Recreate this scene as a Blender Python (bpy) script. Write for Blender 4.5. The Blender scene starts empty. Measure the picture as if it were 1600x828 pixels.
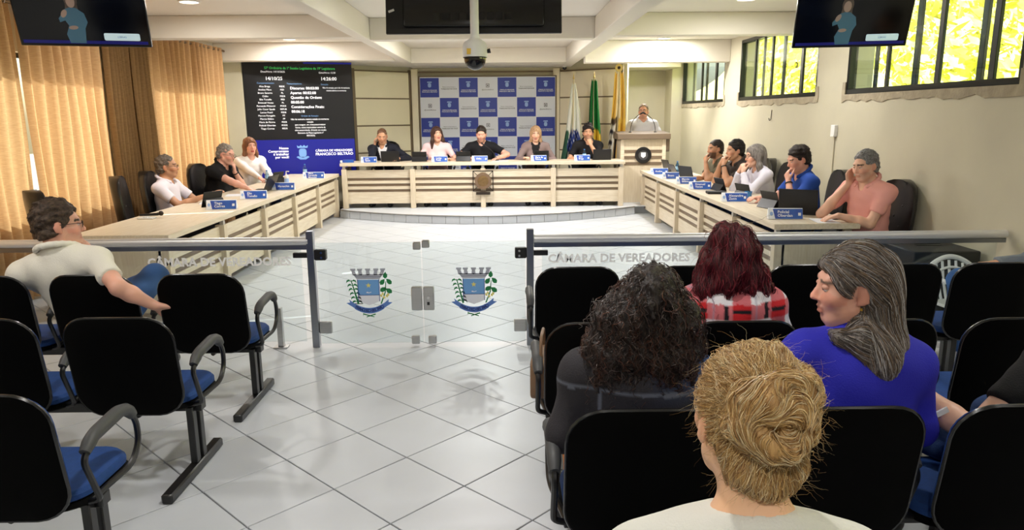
import bpy, bmesh, math, random
import numpy as np
from mathutils import Vector, Matrix
random.seed(7); np.random.seed(7)
S = bpy.context.scene
COL = S.collection
PI = math.pi

# ------------------------------------------------------------------ camera
def make_camera():
    F_PX, PITCH, YAW, ROLL, H = 1122.3, math.radians(11.809), math.radians(.638), math.radians(-.475), 1.82
    r0 = Vector((math.cos(YAW), -math.sin(YAW), 0))
    fw = Vector((math.sin(YAW)*math.cos(PITCH), math.cos(YAW)*math.cos(PITCH), -math.sin(PITCH)))
    u0 = r0.cross(fw)
    c, s = math.cos(ROLL), math.sin(ROLL)
    R = c*r0 + s*u0; U = -s*r0 + c*u0; B = -fw
    cd = bpy.data.cameras.new('camera'); cd.sensor_fit = 'HORIZONTAL'; cd.sensor_width = 36
    cd.lens = F_PX/1600*36; cd.clip_start = .05; cd.clip_end = 400
    o = bpy.data.objects.new('camera', cd)
    o.matrix_world = Matrix(((R.x,U.x,B.x,0),(R.y,U.y,B.y,0),(R.z,U.z,B.z,H),(0,0,0,1)))
    COL.objects.link(o); S.camera = o
make_camera()
S.view_settings.view_transform = 'Standard'; S.view_settings.look = 'None'
S.view_settings.gamma = 1; S.view_settings.use_curve_mapping = False
S.view_settings.exposure = -0.10

# ------------------------------------------------------------------ sky and sun
W = bpy.data.worlds.new('world'); S.world = W; W.use_nodes = True
nt = W.node_tree; bg = nt.nodes['Background']
sk = nt.nodes.new('ShaderNodeTexSky'); sk.sky_type = 'NISHITA'; sk.sun_disc = False
sk.sun_elevation = math.radians(38); sk.sun_rotation = math.radians(-75); sk.air_density = 1.2; sk.dust_density = 3
nt.links.new(sk.outputs[0], bg.inputs[0]); bg.inputs[1].default_value = .42
def sun():
    d = bpy.data.lights.new('sun', 'SUN'); d.energy = 20; d.angle = math.radians(.8); d.color = (1, .93, .80)
    o = bpy.data.objects.new('sun', d); COL.objects.link(o)
    v = Vector((1, .30, -.72))          # direction the sunlight travels: in from the left
    o.rotation_euler = v.to_track_quat('-Z', 'Y').to_euler()
sun()

# ------------------------------------------------------------------ materials
def lin(c):
    return tuple(((x/255)/12.92 if x/255 <= .04045 else ((x/255+.055)/1.055)**2.4) for x in c[:3])
MATS = {}
def M(name, col, rough=.5, metal=0., var=0., vs=6., vstretch=(1,1,1), col2=None, bump=0., bs=60., bstretch=None,
      coat=0., spec=.5, emit=0., alpha=None, sheen=0., sss=0.):
    if name in MATS: return MATS[name]
    m = bpy.data.materials.new(name); m.use_nodes = True; MATS[name] = m
    n = m.node_tree; p = n.nodes['Principled BSDF']; L = n.links.new
    c = lin(col); p.inputs['Base Color'].default_value = (*c, 1)
    p.inputs['Roughness'].default_value = rough; p.inputs['Metallic'].default_value = metal
    p.inputs['Specular IOR Level'].default_value = spec; p.inputs['Coat Weight'].default_value = coat
    p.inputs['Sheen Weight'].default_value = sheen
    if sss: p.inputs['Subsurface Weight'].default_value = sss; p.inputs['Subsurface Radius'].default_value = (.01,.004,.002)
    tc = n.nodes.new('ShaderNodeTexCoord')
    if var or col2:
        mp = n.nodes.new('ShaderNodeMapping'); mp.inputs['Scale'].default_value = vstretch
        nz = n.nodes.new('ShaderNodeTexNoise'); nz.inputs['Scale'].default_value = vs; nz.inputs['Detail'].default_value = 5
        cr = n.nodes.new('ShaderNodeValToRGB'); cr.color_ramp.elements[0].position = .3; cr.color_ramp.elements[1].position = .7
        c2 = lin(col2) if col2 else tuple(x*(1-var) for x in c)
        cr.color_ramp.elements[0].color = (*c2, 1); cr.color_ramp.elements[1].color = (*c, 1)
        L(tc.outputs['Object'], mp.inputs[0]); L(mp.outputs[0], nz.inputs[0]); L(nz.outputs['Fac'], cr.inputs[0]); L(cr.outputs[0], p.inputs['Base Color'])
    if bump:
        mp = n.nodes.new('ShaderNodeMapping'); mp.inputs['Scale'].default_value = bstretch or (1,1,1)
        nz = n.nodes.new('ShaderNodeTexNoise'); nz.inputs['Scale'].default_value = bs; nz.inputs['Detail'].default_value = 4
        b = n.nodes.new('ShaderNodeBump'); b.inputs['Strength'].default_value = bump; b.inputs['Distance'].default_value = .01
        L(tc.outputs['Object'], mp.inputs[0]); L(mp.outputs[0], nz.inputs[0]); L(nz.outputs['Fac'], b.inputs['Height']); L(b.outputs[0], p.inputs['Normal'])
    if emit:
        p.inputs['Emission Color'].default_value = (*c, 1); p.inputs['Emission Strength'].default_value = emit
    return m
def glass(name, tint=(240,248,250), gloss=.06, rough=.02):
    if name in MATS: return MATS[name]
    m = bpy.data.materials.new(name); m.use_nodes = True; MATS[name] = m
    n = m.node_tree; n.nodes.clear(); L = n.links.new
    out = n.nodes.new('ShaderNodeOutputMaterial'); t = n.nodes.new('ShaderNodeBsdfTransparent'); g = n.nodes.new('ShaderNodeBsdfGlossy')
    t.inputs[0].default_value = (*lin(tint), 1); g.inputs['Roughness'].default_value = rough
    lw = n.nodes.new('ShaderNodeLayerWeight'); lw.inputs[0].default_value = .5
    pw = n.nodes.new('ShaderNodeMath'); pw.operation = 'POWER'; pw.inputs[1].default_value = 4
    fr = n.nodes.new('ShaderNodeMath'); fr.operation = 'MULTIPLY_ADD'; fr.inputs[1].default_value = .5; fr.inputs[2].default_value = gloss*.5
    L(lw.outputs['Facing'], pw.inputs[0]); L(pw.outputs[0], fr.inputs[0])
    mx = n.nodes.new('ShaderNodeMixShader'); L(fr.outputs[0], mx.inputs[0]); L(t.outputs[0], mx.inputs[1]); L(g.outputs[0], mx.inputs[2]); L(mx.outputs[0], out.inputs[0])
    return m
def cloth_translucent(name, col, col2, amount=.5):
    m = bpy.data.materials.new(name); m.use_nodes = True; MATS[name] = m
    n = m.node_tree; n.nodes.clear(); L = n.links.new
    out = n.nodes.new('ShaderNodeOutputMaterial'); d = n.nodes.new('ShaderNodeBsdfDiffuse'); t = n.nodes.new('ShaderNodeBsdfTranslucent')
    tc = n.nodes.new('ShaderNodeTexCoord'); mp = n.nodes.new('ShaderNodeMapping'); mp.inputs['Scale'].default_value = (6, 6, 120)
    nz = n.nodes.new('ShaderNodeTexNoise'); nz.inputs['Scale'].default_value = 3; nz.inputs['Detail'].default_value = 6
    cr = n.nodes.new('ShaderNodeValToRGB'); cr.color_ramp.elements[0].color = (*lin(col2),1); cr.color_ramp.elements[1].color = (*lin(col),1)
    cr.color_ramp.elements[0].position = .35; cr.color_ramp.elements[1].position = .65
    L(tc.outputs['Object'], mp.inputs[0]); L(mp.outputs[0], nz.inputs[0]); L(nz.outputs['Fac'], cr.inputs[0])
    L(cr.outputs[0], d.inputs[0]); L(cr.outputs[0], t.inputs[0])
    mx = n.nodes.new('ShaderNodeMixShader'); mx.inputs[0].default_value = amount
    L(d.outputs[0], mx.inputs[1]); L(t.outputs[0], mx.inputs[2]); L(mx.outputs[0], out.inputs[0])
    return m

def MA(name, rough=.6, spec=.4, bump=0., bs=80., sss=0., sheen=0.):
    # colour comes from the mesh's own colour attribute
    if name in MATS: return MATS[name]
    m = M(name, (128,128,128), rough, spec=spec, bump=bump, bs=bs, sss=sss, sheen=sheen); n = m.node_tree
    a = n.nodes.new('ShaderNodeAttribute'); a.attribute_name = 'Col'; n.links.new(a.outputs['Color'], n.nodes['Principled BSDF'].inputs['Base Color'])
    return m
def paint(me, cols):
    # cols: N x 3 linear
    at = me.color_attributes.new('Col', 'FLOAT_COLOR', 'POINT'); c = np.ones((len(me.vertices),4), np.float32); c[:,:3] = cols
    at.data.foreach_set('color', c.ravel())
# ------------------------------------------------------------------ mesh helpers
class MB:
    def __init__(s): s.v = []; s.f = []; s.mi = []; s.cur = 0
    def add(s, vs, fs):
        b = len(s.v); s.v += [tuple(v) for v in vs]; s.f += [tuple(i+b for i in f) for f in fs]; s.mi += [s.cur]*len(fs); return s
    def box(s, x0, y0, z0, x1, y1, z1):
        return s.add([(x0,y0,z0),(x1,y0,z0),(x1,y1,z0),(x0,y1,z0),(x0,y0,z1),(x1,y0,z1),(x1,y1,z1),(x0,y1,z1)],
                     [(3,2,1,0),(4,5,6,7),(0,1,5,4),(1,2,6,5),(2,3,7,6),(3,0,4,7)])
    def obox(s, c, size, R=None):
        R = R or Matrix.Identity(3); c = Vector(c); a, b, d = (x/2 for x in size)
        vs = [c + R @ Vector((i*a, j*b, k*d)) for k in (-1,1) for (i,j) in ((-1,-1),(1,-1),(1,1),(-1,1))]
        return s.add(vs, [(3,2,1,0),(4,5,6,7),(0,1,5,4),(1,2,6,5),(2,3,7,6),(3,0,4,7)])
    def prism(s, poly, a, b, ax='z'):
        n = len(poly)
        def P(p, h):
            return {'z':(p[0],p[1],h),'y':(p[0],h,p[1]),'x':(h,p[0],p[1])}[ax]
        vs = [P(p,a) for p in poly] + [P(p,b) for p in poly]
        fs = [tuple(range(n))[::-1], tuple(range(n,2*n))] + [(i,(i+1)%n,n+(i+1)%n,n+i) for i in range(n)]
        return s.add(vs, fs)
    def tube(s, pts, r, n=8, closed=False, cap=True):
        pts = [Vector(p) for p in pts]; N = len(pts); rs = r if isinstance(r,(list,tuple)) else [r]*N
        up = None; rings = []
        for i, p in enumerate(pts):
            t = (pts[(i+1)%N]-pts[i-1]) if closed else (pts[min(i+1,N-1)]-pts[max(i-1,0)])
            t.normalize()
            if up is None: up = t.orthogonal().normalized()
            up = (up - t*up.dot(t)); up = up.normalized() if up.length > 1e-6 else t.orthogonal().normalized()
            sd = t.cross(up)
            rings.append([p + (up*math.cos(2*PI*k/n) + sd*math.sin(2*PI*k/n))*rs[i] for k in range(n)])
        vs = [v for rg in rings for v in rg]; fs = []
        for i in range(N if closed else N-1):
            a = i*n; b = ((i+1)%N)*n
            fs += [(a+k, a+(k+1)%n, b+(k+1)%n, b+k) for k in range(n)]
        if cap and not closed: fs += [tuple(range(n))[::-1], tuple(range((N-1)*n, N*n))]
        return s.add(vs, fs)
    def lathe(s, prof, n=20, c=(0,0,0), R=None):
        R = R or Matrix.Identity(3); c = Vector(c); vs = []; fs = []
        for (r,z) in prof: vs += [c + R @ Vector((r*math.cos(2*PI*k/n), r*math.sin(2*PI*k/n), z)) for k in range(n)]
        for i in range(len(prof)-1): fs += [(i*n+k, i*n+(k+1)%n, (i+1)*n+(k+1)%n, (i+1)*n+k) for k in range(n)]
        cl = math.dist(prof[0],prof[-1]) < 1e-6
        if prof[0][0] > 1e-5 and not cl: fs.append(tuple(range(n))[::-1])
        if prof[-1][0] > 1e-5 and not cl: fs.append(tuple(range((len(prof)-1)*n, len(prof)*n)))
        return s.add(vs, fs)
    def sphere(s, c, r, n=14, m=10, R=None):
        r = r if isinstance(r,(list,tuple)) else (r,r,r); R = R or Matrix.Identity(3); c = Vector(c); vs = []; fs = []
        for i in range(m+1):
            a = PI*i/m
            for k in range(n): vs.append(c + R @ Vector((r[0]*math.sin(a)*math.cos(2*PI*k/n), r[1]*math.sin(a)*math.sin(2*PI*k/n), -r[2]*math.cos(a))))
        for i in range(m): fs += [(i*n+k, i*n+(k+1)%n, (i+1)*n+(k+1)%n, (i+1)*n+k) for k in range(n)]
        return s.add(vs, fs)
    def build(s, name, mats, parent=None, bev=0, seg=1, smooth=True, loc=None, rot=None):
        me = bpy.data.meshes.new(name); me.from_pydata([tuple(v) for v in s.v], [], s.f)
        mats = mats if isinstance(mats,(list,tuple)) else [mats]
        for m in mats: me.materials.append(m)
        if len(mats) > 1: me.polygons.foreach_set('material_index', s.mi)
        if bev:
            bm = bmesh.new(); bm.from_mesh(me); bmesh.ops.remove_doubles(bm, verts=bm.verts, dist=1e-5)
            es = [e for e in bm.edges if len(e.link_faces)==2 and e.calc_face_angle(0) > .6]
            bmesh.ops.bevel(bm, geom=es, offset=bev, segments=seg, affect='EDGES', profile=.5, clamp_overlap=True)
            bm.to_mesh(me); bm.free()
        if smooth:
            me.shade_smooth(); me.set_sharp_from_angle(angle=math.radians(40))
        o = bpy.data.objects.new(name, me); COL.objects.link(o)
        if parent: o.parent = parent
        if loc is not None: o.location = loc
        if rot is not None: o.rotation_euler = rot
        return o
def tag(o, label=None, cat=None, group=None, kind=None):
    if label: o['label'] = label
    if cat: o['category'] = cat
    if group: o['group'] = group
    if kind: o['kind'] = kind
    return o
def thing(name, label, cat, loc=(0,0,0), rz=0, group=None, rot=None):
    o = bpy.data.objects.new(name, None); COL.objects.link(o); o.location = loc
    o.rotation_euler = rot if rot else (0,0,rz); o.empty_display_size = .1
    return tag(o, label, cat, group)
def struct(o): o['kind'] = 'structure'; return o
def inst(src, parent, loc=(0,0,0), rot=(0,0,0), scale=(1,1,1)):
    c = src.copy(); COL.objects.link(c); c.parent = parent; c.location = loc; c.rotation_euler = rot; c.scale = scale; return c
def dup(root, loc, rz, label, group=None):
    r = root.copy(); COL.objects.link(r); r.location = loc; r.rotation_euler = (0,0,rz); r['label'] = label
    if group: r['group'] = group
    for ch in list(root.children):
        c = ch.copy(); COL.objects.link(c); c.parent = r
        for g in list(ch.children):
            d = g.copy(); COL.objects.link(d); d.parent = c
    return r
_fonts = {}
def text(s, size, mat, parent, loc, rot=(PI/2,0,0), align='CENTER', name='lettering', sx=1., spacing=1., bold=0., extr=0.):
    cu = bpy.data.curves.new('t', 'FONT'); cu.body = s; cu.size = size; cu.align_x = align; cu.align_y = 'CENTER'; cu.space_character = spacing
    cu.offset = bold; cu.resolution_u = 2; cu.extrude = extr
    to = bpy.data.objects.new('t', cu); COL.objects.link(to)
    me = bpy.data.meshes.new_from_object(to); me.name = name
    bpy.data.objects.remove(to); bpy.data.curves.remove(cu)
    me.materials.clear(); me.materials.append(mat)
    o = bpy.data.objects.new(name, me); COL.objects.link(o); o.parent = parent; o.location = loc; o.rotation_euler = rot; o.scale = (sx,1,1)
    return o
def rrect(w, h, r, n=5, cx=0, cy=0):
    pts = []
    for (sx, sy, a0) in ((1,1,0),(-1,1,PI/2),(-1,-1,PI),(1,-1,3*PI/2)):
        for k in range(n+1):
            a = a0 + PI/2*k/n; pts.append((cx+sx*(w/2-r)+r*math.cos(a), cy+sy*(h/2-r)+r*math.sin(a)))
    return pts
def bez(p0, p1, p2, n=8):
    p0, p1, p2 = Vector(p0), Vector(p1), Vector(p2)
    return [p0*(1-t)**2 + p1*2*t*(1-t) + p2*t*t for t in (i/n for i in range(n+1))]
def fillet(pts, r, n=5):
    pts = [Vector(p) for p in pts]; out = [pts[0]]
    for i in range(1, len(pts)-1):
        a, b, c = pts[i-1], pts[i], pts[i+1]; d1 = (a-b).normalized(); d2 = (c-b).normalized()
        rr = min(r, (a-b).length*.45, (c-b).length*.45)
        out += bez(b+d1*rr, b, b+d2*rr, n)
    return out + [pts[-1]]
# ------------------------------------------------------------------ the room shell
XL, XR, YB, YF, ZC, ZB = -5.0, 4.0, -2.6, 17.0, 3.08, 2.80
m_wall = M('cream_wall', (207,200,176), .75, var=.15, vs=.9, bump=.12, bs=14)
m_wallw = M('white_wall', (222,218,206), .75, var=.05, vs=1.5)
m_ceil = M('ceiling_paint', (232,226,214), .8, var=.03, vs=1)
m_grout = M('grout', (92,90,86), .9, var=.3, vs=20)
m_tile = M('floor_tile', (194,198,203), .38, var=.06, vs=3., spec=.5)
m_rough = M('raw_plaster', (178,166,142), .95, var=.25, vs=9, bump=.8, bs=30)
m_dark = M('dark_aluminium', (46,47,42), .4, metal=.6)
m_black = M('black_plastic', (14,14,15), .4)
m_steel = M('brushed_steel', (190,190,190), .28, metal=1., var=.12, vs=3, vstretch=(1,1,60))
m_chrome = M('polished_steel', (205,205,205), .14, metal=1.)
m_white = M('white_plastic', (232,232,230), .4)
m_panel = M('cream_panel', (244,234,206), .55, var=.04, vs=2)
m_trim = M('taupe_trim', (128,112,88), .6, var=.08, vs=4)
m_glass = glass('window_glass')

# floor: grout bed with separate diagonal tiles
fb = struct(MB().box(XL-.3, YB, -.06, XR+.3, YF+.4, -.012).build('floor', m_grout, smooth=False))
fb['label'] = 'pale floor of large square ceramic tiles laid diagonally with dark joints'
TS = .4585; gap = .0065; ang = math.radians(44.0)
ux = Vector((math.cos(ang), -math.sin(ang))); uy = Vector((-math.sin(ang), -math.cos(ang)))
T0 = Vector((-1.207*.4585, 9.312*.4585))
rotz = math.atan2(ux.y, ux.x)
a = TS/2-gap/2
tm = MB(); tm.box(-a,-a,-.014,a,a,0)
tile0 = tm.build('tile', m_tile, fb, bev=.0025)
tl = []
for i in range(-42, 43):
    for j in range(-42, 43):
        c = T0 + ux*((i+.5)*TS) + uy*((j+.5)*TS)
        if XL-.32 < c.x < XR+.32 and 0.6 < c.y < 13.9: tl.append(c)
def seen(c): return abs(c.x - .15) < .74*c.y + .3
tl.sort(key=lambda c: (not seen(c), c.y))
for k, c in enumerate(tl[:300]):
    o = tile0 if k == 0 else inst(tile0, fb)
    o.location = (c.x, c.y, random.uniform(-.0004,.0004)); o.rotation_euler = (0,0,rotz)
rest = MB(); R2 = Matrix.Rotation(rotz, 3, 'Z')
for c in tl[300:]: rest.obox((c.x,c.y,-.007), (2*a,2*a,.014), R2)
ro = rest.build('tile_field', m_tile, fb, smooth=False); ro['kind'] = 'stuff'

# side walls with window openings
def wall_x(name, x0, x1, y0, y1, z1, holes, mat):
    m = MB(); ys = sorted(holes)
    prev = y0
    for (a_, b_, s_, t_) in ys:
        m.box(x0, prev, -.06, x1, a_, z1); m.box(x0, a_, -.06, x1, b_, s_); m.box(x0, a_, t_, x1, b_, z1); prev = b_
    m.box(x0, prev, -.06, x1, y1, z1)
    return struct(m.build(name, mat, smooth=False))
SIL = 2.02; WTOP = 3.0
WR = [(1.6,4.55),(5.66,8.55),(9.36,12.42),(13.28,16.34)]
wall_r = wall_x('wall_right', XR, XR+.3, YB, YF+.3, 3.2, [(a_,b_,SIL,WTOP) for a_,b_ in WR], m_wall)
WLH = [(4.0,8.95,.92,2.5),(10.1,12.75,.92,2.5)]
wall_l = wall_x('wall_left', XL-.22, XL, YB, YF+.3, 3.2, WLH, m_wallw)
wb = MB(); wb.box(XL-.2, YB-.2, -.06, XR+.2, YB, 3.2); struct(wb.build('wall_back', m_wallw, smooth=False))

# right windows: frame, sliding sashes, panes, raw plaster strip below
def right_window(n, y0, y1, bars):
    w = bpy.data.objects.new('window_%d'%n, None); COL.objects.link(w); w.location = (XR, y0, SIL); w['kind'] = 'structure'
    H = WTOP-SIL; L_ = y1-y0
    f = MB(); f.box(.0,0,0,.09,L_,.055); f.box(.0,0,H-.05,.09,L_,H); f.box(0,0,.055,.09,.045,H-.05); f.box(0,L_-.045,.055,.09,L_,H-.05)
    f.build('window_frame', m_dark, w, bev=.004)
    for i, (yb, wd, dx) in enumerate(bars):
        MB().box(.02+dx,yb-y0-wd/2,.055,.05+dx,yb-y0+wd/2,H-.05).build('sash_bar', m_dark, w, bev=.003)
    e = [y0+.045]+[b[0] for b in bars]+[y1-.045]
    for i in range(len(e)-1):
        MB().box(.033,e[i]-y0,.055,.039,e[i+1]-y0,H-.05).build('pane', m_glass, w, smooth=False)
    # broken-edged raw plaster under and beside the frame
    rnd = random.Random(n*5); p = [(-.10,0.0)]
    k = 26
    p = [(-.09+.03*rnd.random(), .12), (-.09,.0)]
    for i in range(k+1): p.append((-.07+(L_+.14)*i/k, -.06-.04*rnd.random()))
    p += [(L_+.08,.0),(L_+.07,.14),(L_+.0,.14),(L_,0.0),(0,0.0),(0,.12)]
    MB().prism(p, -.012, .02, 'x').build('raw_plaster_sill', m_rough, w, smooth=False)
    return w
right_window(1, 5.66, 8.55, [(6.06,.075,.0),(6.26,.075,.03),(6.82,.07,.0),(7.25,.08,.03),(7.72,.05,.0),(8.02,.05,.03)])
right_window(2, 9.36, 12.42, [(9.93,.08,.0),(10.66,.07,.03),(11.05,.06,0),(11.48,.05,.03),(11.78,.05,0)])
right_window(3, 13.28, 16.34, [(13.9,.10,.0),(14.64,.08,.03),(14.88,.07,0),(15.64,.06,.03)])
right_window(4, 1.6, 4.55, [(2.3,.07,0),(3.1,.07,.03),(3.85,.07,0)])
for i, (y0, y1, s_, t_) in enumerate(sorted(WLH)):
    w = bpy.data.objects.new('window_%d'%(5+i), None); COL.objects.link(w); w.location = (XL-.15, y0, s_); w['kind'] = 'structure'
    L_ = y1-y0; H = t_-s_
    f = MB(); f.box(0,0,0,.06,L_,.05); f.box(0,0,H-.05,.06,L_,H)
    k = int(L_/.85)+1
    for j in range(k+1): yy = (L_-.05)*j/k; f.box(0,yy,.05,.06,yy+.05,H-.05)
    f.build('window_frame', m_dark, w, smooth=False)
    for j in range(k): MB().box(.027,(L_-.05)*j/k+.05,.05,.032,(L_-.05)*(j+1)/k,H-.05).build('pane', m_glass, w, smooth=False)

# rear wall: straight middle, angled wings, alcove on the right
RW = [(-5.02,13.75),(-3.02,14.95),(-1.98,15.8),(1.22,15.8),(2.48,14.9)]
m = MB()
for (a_, b_) in zip(RW[:-1], RW[1:]):
    d = Vector((b_[0]-a_[0], b_[1]-a_[1])); n = Vector((-d.y, d.x)).normalized()*.15
    m.prism([a_, b_, (b_[0]+n.x,b_[1]+n.y), (a_[0]+n.x,a_[1]+n.y)], -.06, 3.1)
m.box(-5.0,13.34,-.06,-4.67,13.5,3.05)                # wall strip added flush with the scoreboard so the downlight reaches it
m.box(2.42,14.9,-.06,2.52,YF,3.1)                # alcove left cheek
m.box(2.42,YF,-.06,XR,YF+.15,3.1)                # alcove back
m.box(3.76,16.35,-.06,XR,YF,3.1)                 # alcove right cheek
m.box(2.52,15.6,2.78,3.76,YF,3.1)                # alcove header
wall_rear = struct(m.build('wall_rear', m_wall, smooth=False))
# cream panels and taupe trims on the wings
def wing(a_, b_, rows, nx=1):
    a_ = Vector((*a_,0)); b_ = Vector((*b_,0)); d = b_-a_; L_ = d.length; rz = math.atan2(d.y,d.x)
    for i in range(nx):
        for (z0,z1) in rows:
            p = MB().box(L_*i/nx+.012, -.022, z0+.014, L_*(i+1)/nx-.012, .0, z1-.014).build('panel', m_panel, wall_rear, bev=.004)
            p.location = a_; p.rotation_euler = (0,0,rz)
    for z in sorted({z for r in rows for z in r}):
        t = MB().box(0,-.012,z-.016,L_,.0,z+.016).build('trim_strip', m_trim, wall_rear, smooth=False); t.location = a_; t.rotation_euler = (0,0,rz)
    for xx in (0, L_):
        t = MB().box(xx-.03,-.026,.15,xx+.03,.0,2.76).build('trim_post', m_trim, wall_rear, smooth=False); t.location = a_; t.rotation_euler = (0,0,rz)
rows = [(.15,.55),(.55,1.07),(1.07,1.62),(1.62,2.17),(2.17,2.72)]
wing((-3.0,14.92),(-1.98,15.77), rows); wing((1.22,15.77),(2.42,14.9), rows)
t = MB(); t.box(-1.95,15.77,2.70,1.2,15.8,2.735); t.build('trim_strip', m_trim, wall_rear, smooth=False)
# surface pilasters either side of the banner
for x in (-1.86, 1.15):
    MB().box(x-.07,15.72,.15,x+.07,15.8,2.78).build('pilaster', m_panel, wall_rear, bev=.005)

# ceiling and beams
m = MB(); m.box(XL-.2,YB-.2,ZC,XR+.3,YF+.4,ZC+.15); ceil = struct(m.build('ceiling', m_ceil, smooth=False))
def beam(x0,y0,x1,y1,z0=ZB): return MB().box(x0,y0,z0,x1,y1,ZC).build('ceiling_beam', m_ceil, ceil, bev=.008)
for (x0,x1) in ((-1.90,-1.74),(1.23,1.45)): beam(x0,YB,x1,15.8)
for (y0,y1,zb_) in ((9.55,9.78,ZB),(13.0,13.25,2.70),(4.9,5.13,ZB),(.3,.53,ZB)):
    beam(XL,y0,-1.90,y1,zb_+(.07 if zb_<ZB else 0)); beam(1.45,y0,XR,y1,zb_)
for (y0,y1) in ((9.9,10.13),(14.25,14.5),(4.6,4.83),(.3,.53)): beam(-1.74,y0,1.23,y1)
MB().box(-1.74,14.5,ZB,1.23,15.8,ZC).build('soffit', m_ceil, ceil, smooth=False)
MB().box(XL,13.25,ZB+.02,-1.9,15.8,ZC).build('soffit', m_ceil, ceil, smooth=False)
MB().box(1.45,13.25,ZB+.15,XR,16.0,ZC).build('soffit', m_ceil, ceil, smooth=False)

# recessed downlights
m_lamp = M('lamp_disc', (255,246,230), .5, emit=9)
m_ring = M('lamp_ring', (240,238,232), .4)
def downlight(x, y, label, e=42, z=ZC):
    t = thing('downlight', label, 'ceiling light', (x,y,z), group='recessed ceiling downlights')
    MB().lathe([(.118,0),(.118,-.012),(.098,-.014),(.098,-.002)], 24).build('ring', m_ring, t)
    MB().lathe([(.0,-.006),(.097,-.006),(.097,-.001)], 24).build('diffuser', m_lamp, t)
    d = bpy.data.lights.new('lamp_light','AREA'); d.shape = 'DISK'; d.size = .19; d.energy = e; d.color = (1,.965,.92)
    o = bpy.data.objects.new('lamp_light', d); COL.objects.link(o); o.parent = t; o.location = (0,0,-.02)
downlight(-3.46,8.43,'round ceiling downlight nearest the left television', 42)
downlight(-3.52,12.45,'round ceiling downlight above the scoreboard screen', 60)
downlight(2.76,12.72,'round ceiling downlight in front of the speaking alcove', 90)
downlight(3.05,15.0,'round ceiling downlight added unseen above the speaker to brighten the alcove', 60, ZB+.15)  # added lamp, hidden behind the beam, to brighten the alcove
downlight(2.76,8.5,'round ceiling downlight at the top edge left of the right television')
for x,y,lb in ((-3.46,3.2,'over the front left seats'),(-3.46,-.8,'over the rear left seats'),(2.8,3.2,'over the front right seats'),(2.8,-.8,'over the rear right seats')): downlight(x,y,'round ceiling downlight '+lb, 30)
for y,e_,lb in ((11.85,100,'added to brighten the banner wall'),(10.8,60,'added between the beams for the rear wall'),(7.4,46,'above the gate'),(2.6,45,'above the aisle'),(-1,45,'behind the public')): downlight(-.3,y,'round ceiling downlight in the middle bay '+lb, e_)  # banner and beam lamps: added out of sight to brighten the rear wall

# raised dais floor with curved front and tiled riser
arc = []
for k in range(33):
    t_ = k/32; x = -2.98+(2.42+2.98)*t_; arc.append((x, 13.1+.1*t_-1.02*math.sin(PI*t_)**.9))
m = MB(); m.prism(arc+[(2.42,14.9),(1.22,15.8),(-1.98,15.8),(-3.0,14.95)], 0, .138)
dais = struct(m.build('floor_platform', m_grout, smooth=False))
m = MB(); m.prism([(x,y-.012) for x,y in arc]+[(3.76,13.35),(3.76,17),(2.5,17),(2.44,14.92),(1.2,15.8),(-1.96,15.8),(-3.0,14.95)], .138, .15)
m.build('platform_top', m_tile, dais, smooth=False)
m = MB(); m.box(2.42,13.35,0,3.76,17,.138); m.build('platform_side', m_tile, dais, smooth=False)
MB().tube([(x,y-.016,.142) for x,y in arc], .011, 6).build('edge_strip', M('edge_strip',(140,138,134),.4,metal=.5), dais)
L_ = [0]
for p, q in zip(arc[:-1], arc[1:]): L_.append(L_[-1]+math.dist(p,q))
def arcpt(s_):
    for i in range(len(L_)-1):
        if s_ <= L_[i+1]+1e-6:
            u = (s_-L_[i])/(L_[i+1]-L_[i]); return Vector((arc[i][0]+(arc[i+1][0]-arc[i][0])*u, arc[i][1]+(arc[i+1][1]-arc[i][1])*u, 0))
NT = 24; r0_ = None
for k in range(NT):
    p, q = arcpt(L_[-1]*k/NT), arcpt(L_[-1]*(k+1)/NT); d = q-p
    o = MB().box(.003,-.01,.003,d.length-.003,.004,.128).build('riser_tile', m_tile, dais, bev=.002); o.location = p; o.rotation_euler = (0,0,math.atan2(d.y,d.x))

# outside: sunlit hillside with shrubs on the right, street side on the left
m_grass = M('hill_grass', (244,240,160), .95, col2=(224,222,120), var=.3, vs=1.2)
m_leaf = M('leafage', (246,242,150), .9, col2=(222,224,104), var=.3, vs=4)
m = MB(); n = 40; vs = []; fs = []
for i in range(n+1):
    for j in range(n+1):
        x = 8+26*i/n; y = -6+62*j/n
        z = -1 + (x-8)*.62 + .5*math.sin(x*.9+y*.4)+.4*math.sin(y*.7)+.3*random.random(); vs.append((x,y,z))
for i in range(n):
    for j in range(n): fs.append((i*(n+1)+j, (i+1)*(n+1)+j, (i+1)*(n+1)+j+1, i*(n+1)+j+1))
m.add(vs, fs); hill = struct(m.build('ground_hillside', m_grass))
leaf = MB()
def leaf_mesh(nl, rx, rz, seed):
    rn = random.Random(seed); b = MB()
    for k in range(nl):
        th = rn.uniform(0,2*PI); ph = math.acos(rn.uniform(-1,1)); r = rn.uniform(.55,1)**.5
        c = Vector((rx*r*math.sin(ph)*math.cos(th), rx*r*math.sin(ph)*math.sin(th), rz*r*math.cos(ph)))
        s_ = rn.uniform(.10,.22); q = Vector((rn.uniform(-1,1),rn.uniform(-1,1),rn.uniform(-1,1))).normalized(); u = q.orthogonal().normalized(); w = q.cross(u)
        b.add([c-u*s_, c+w*s_*.5, c+u*s_, c-w*s_*.5], [(0,1,2,3)])
    return b
bark = M('bark', (96,82,60), .9, var=.3, vs=8)
protos = []
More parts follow.
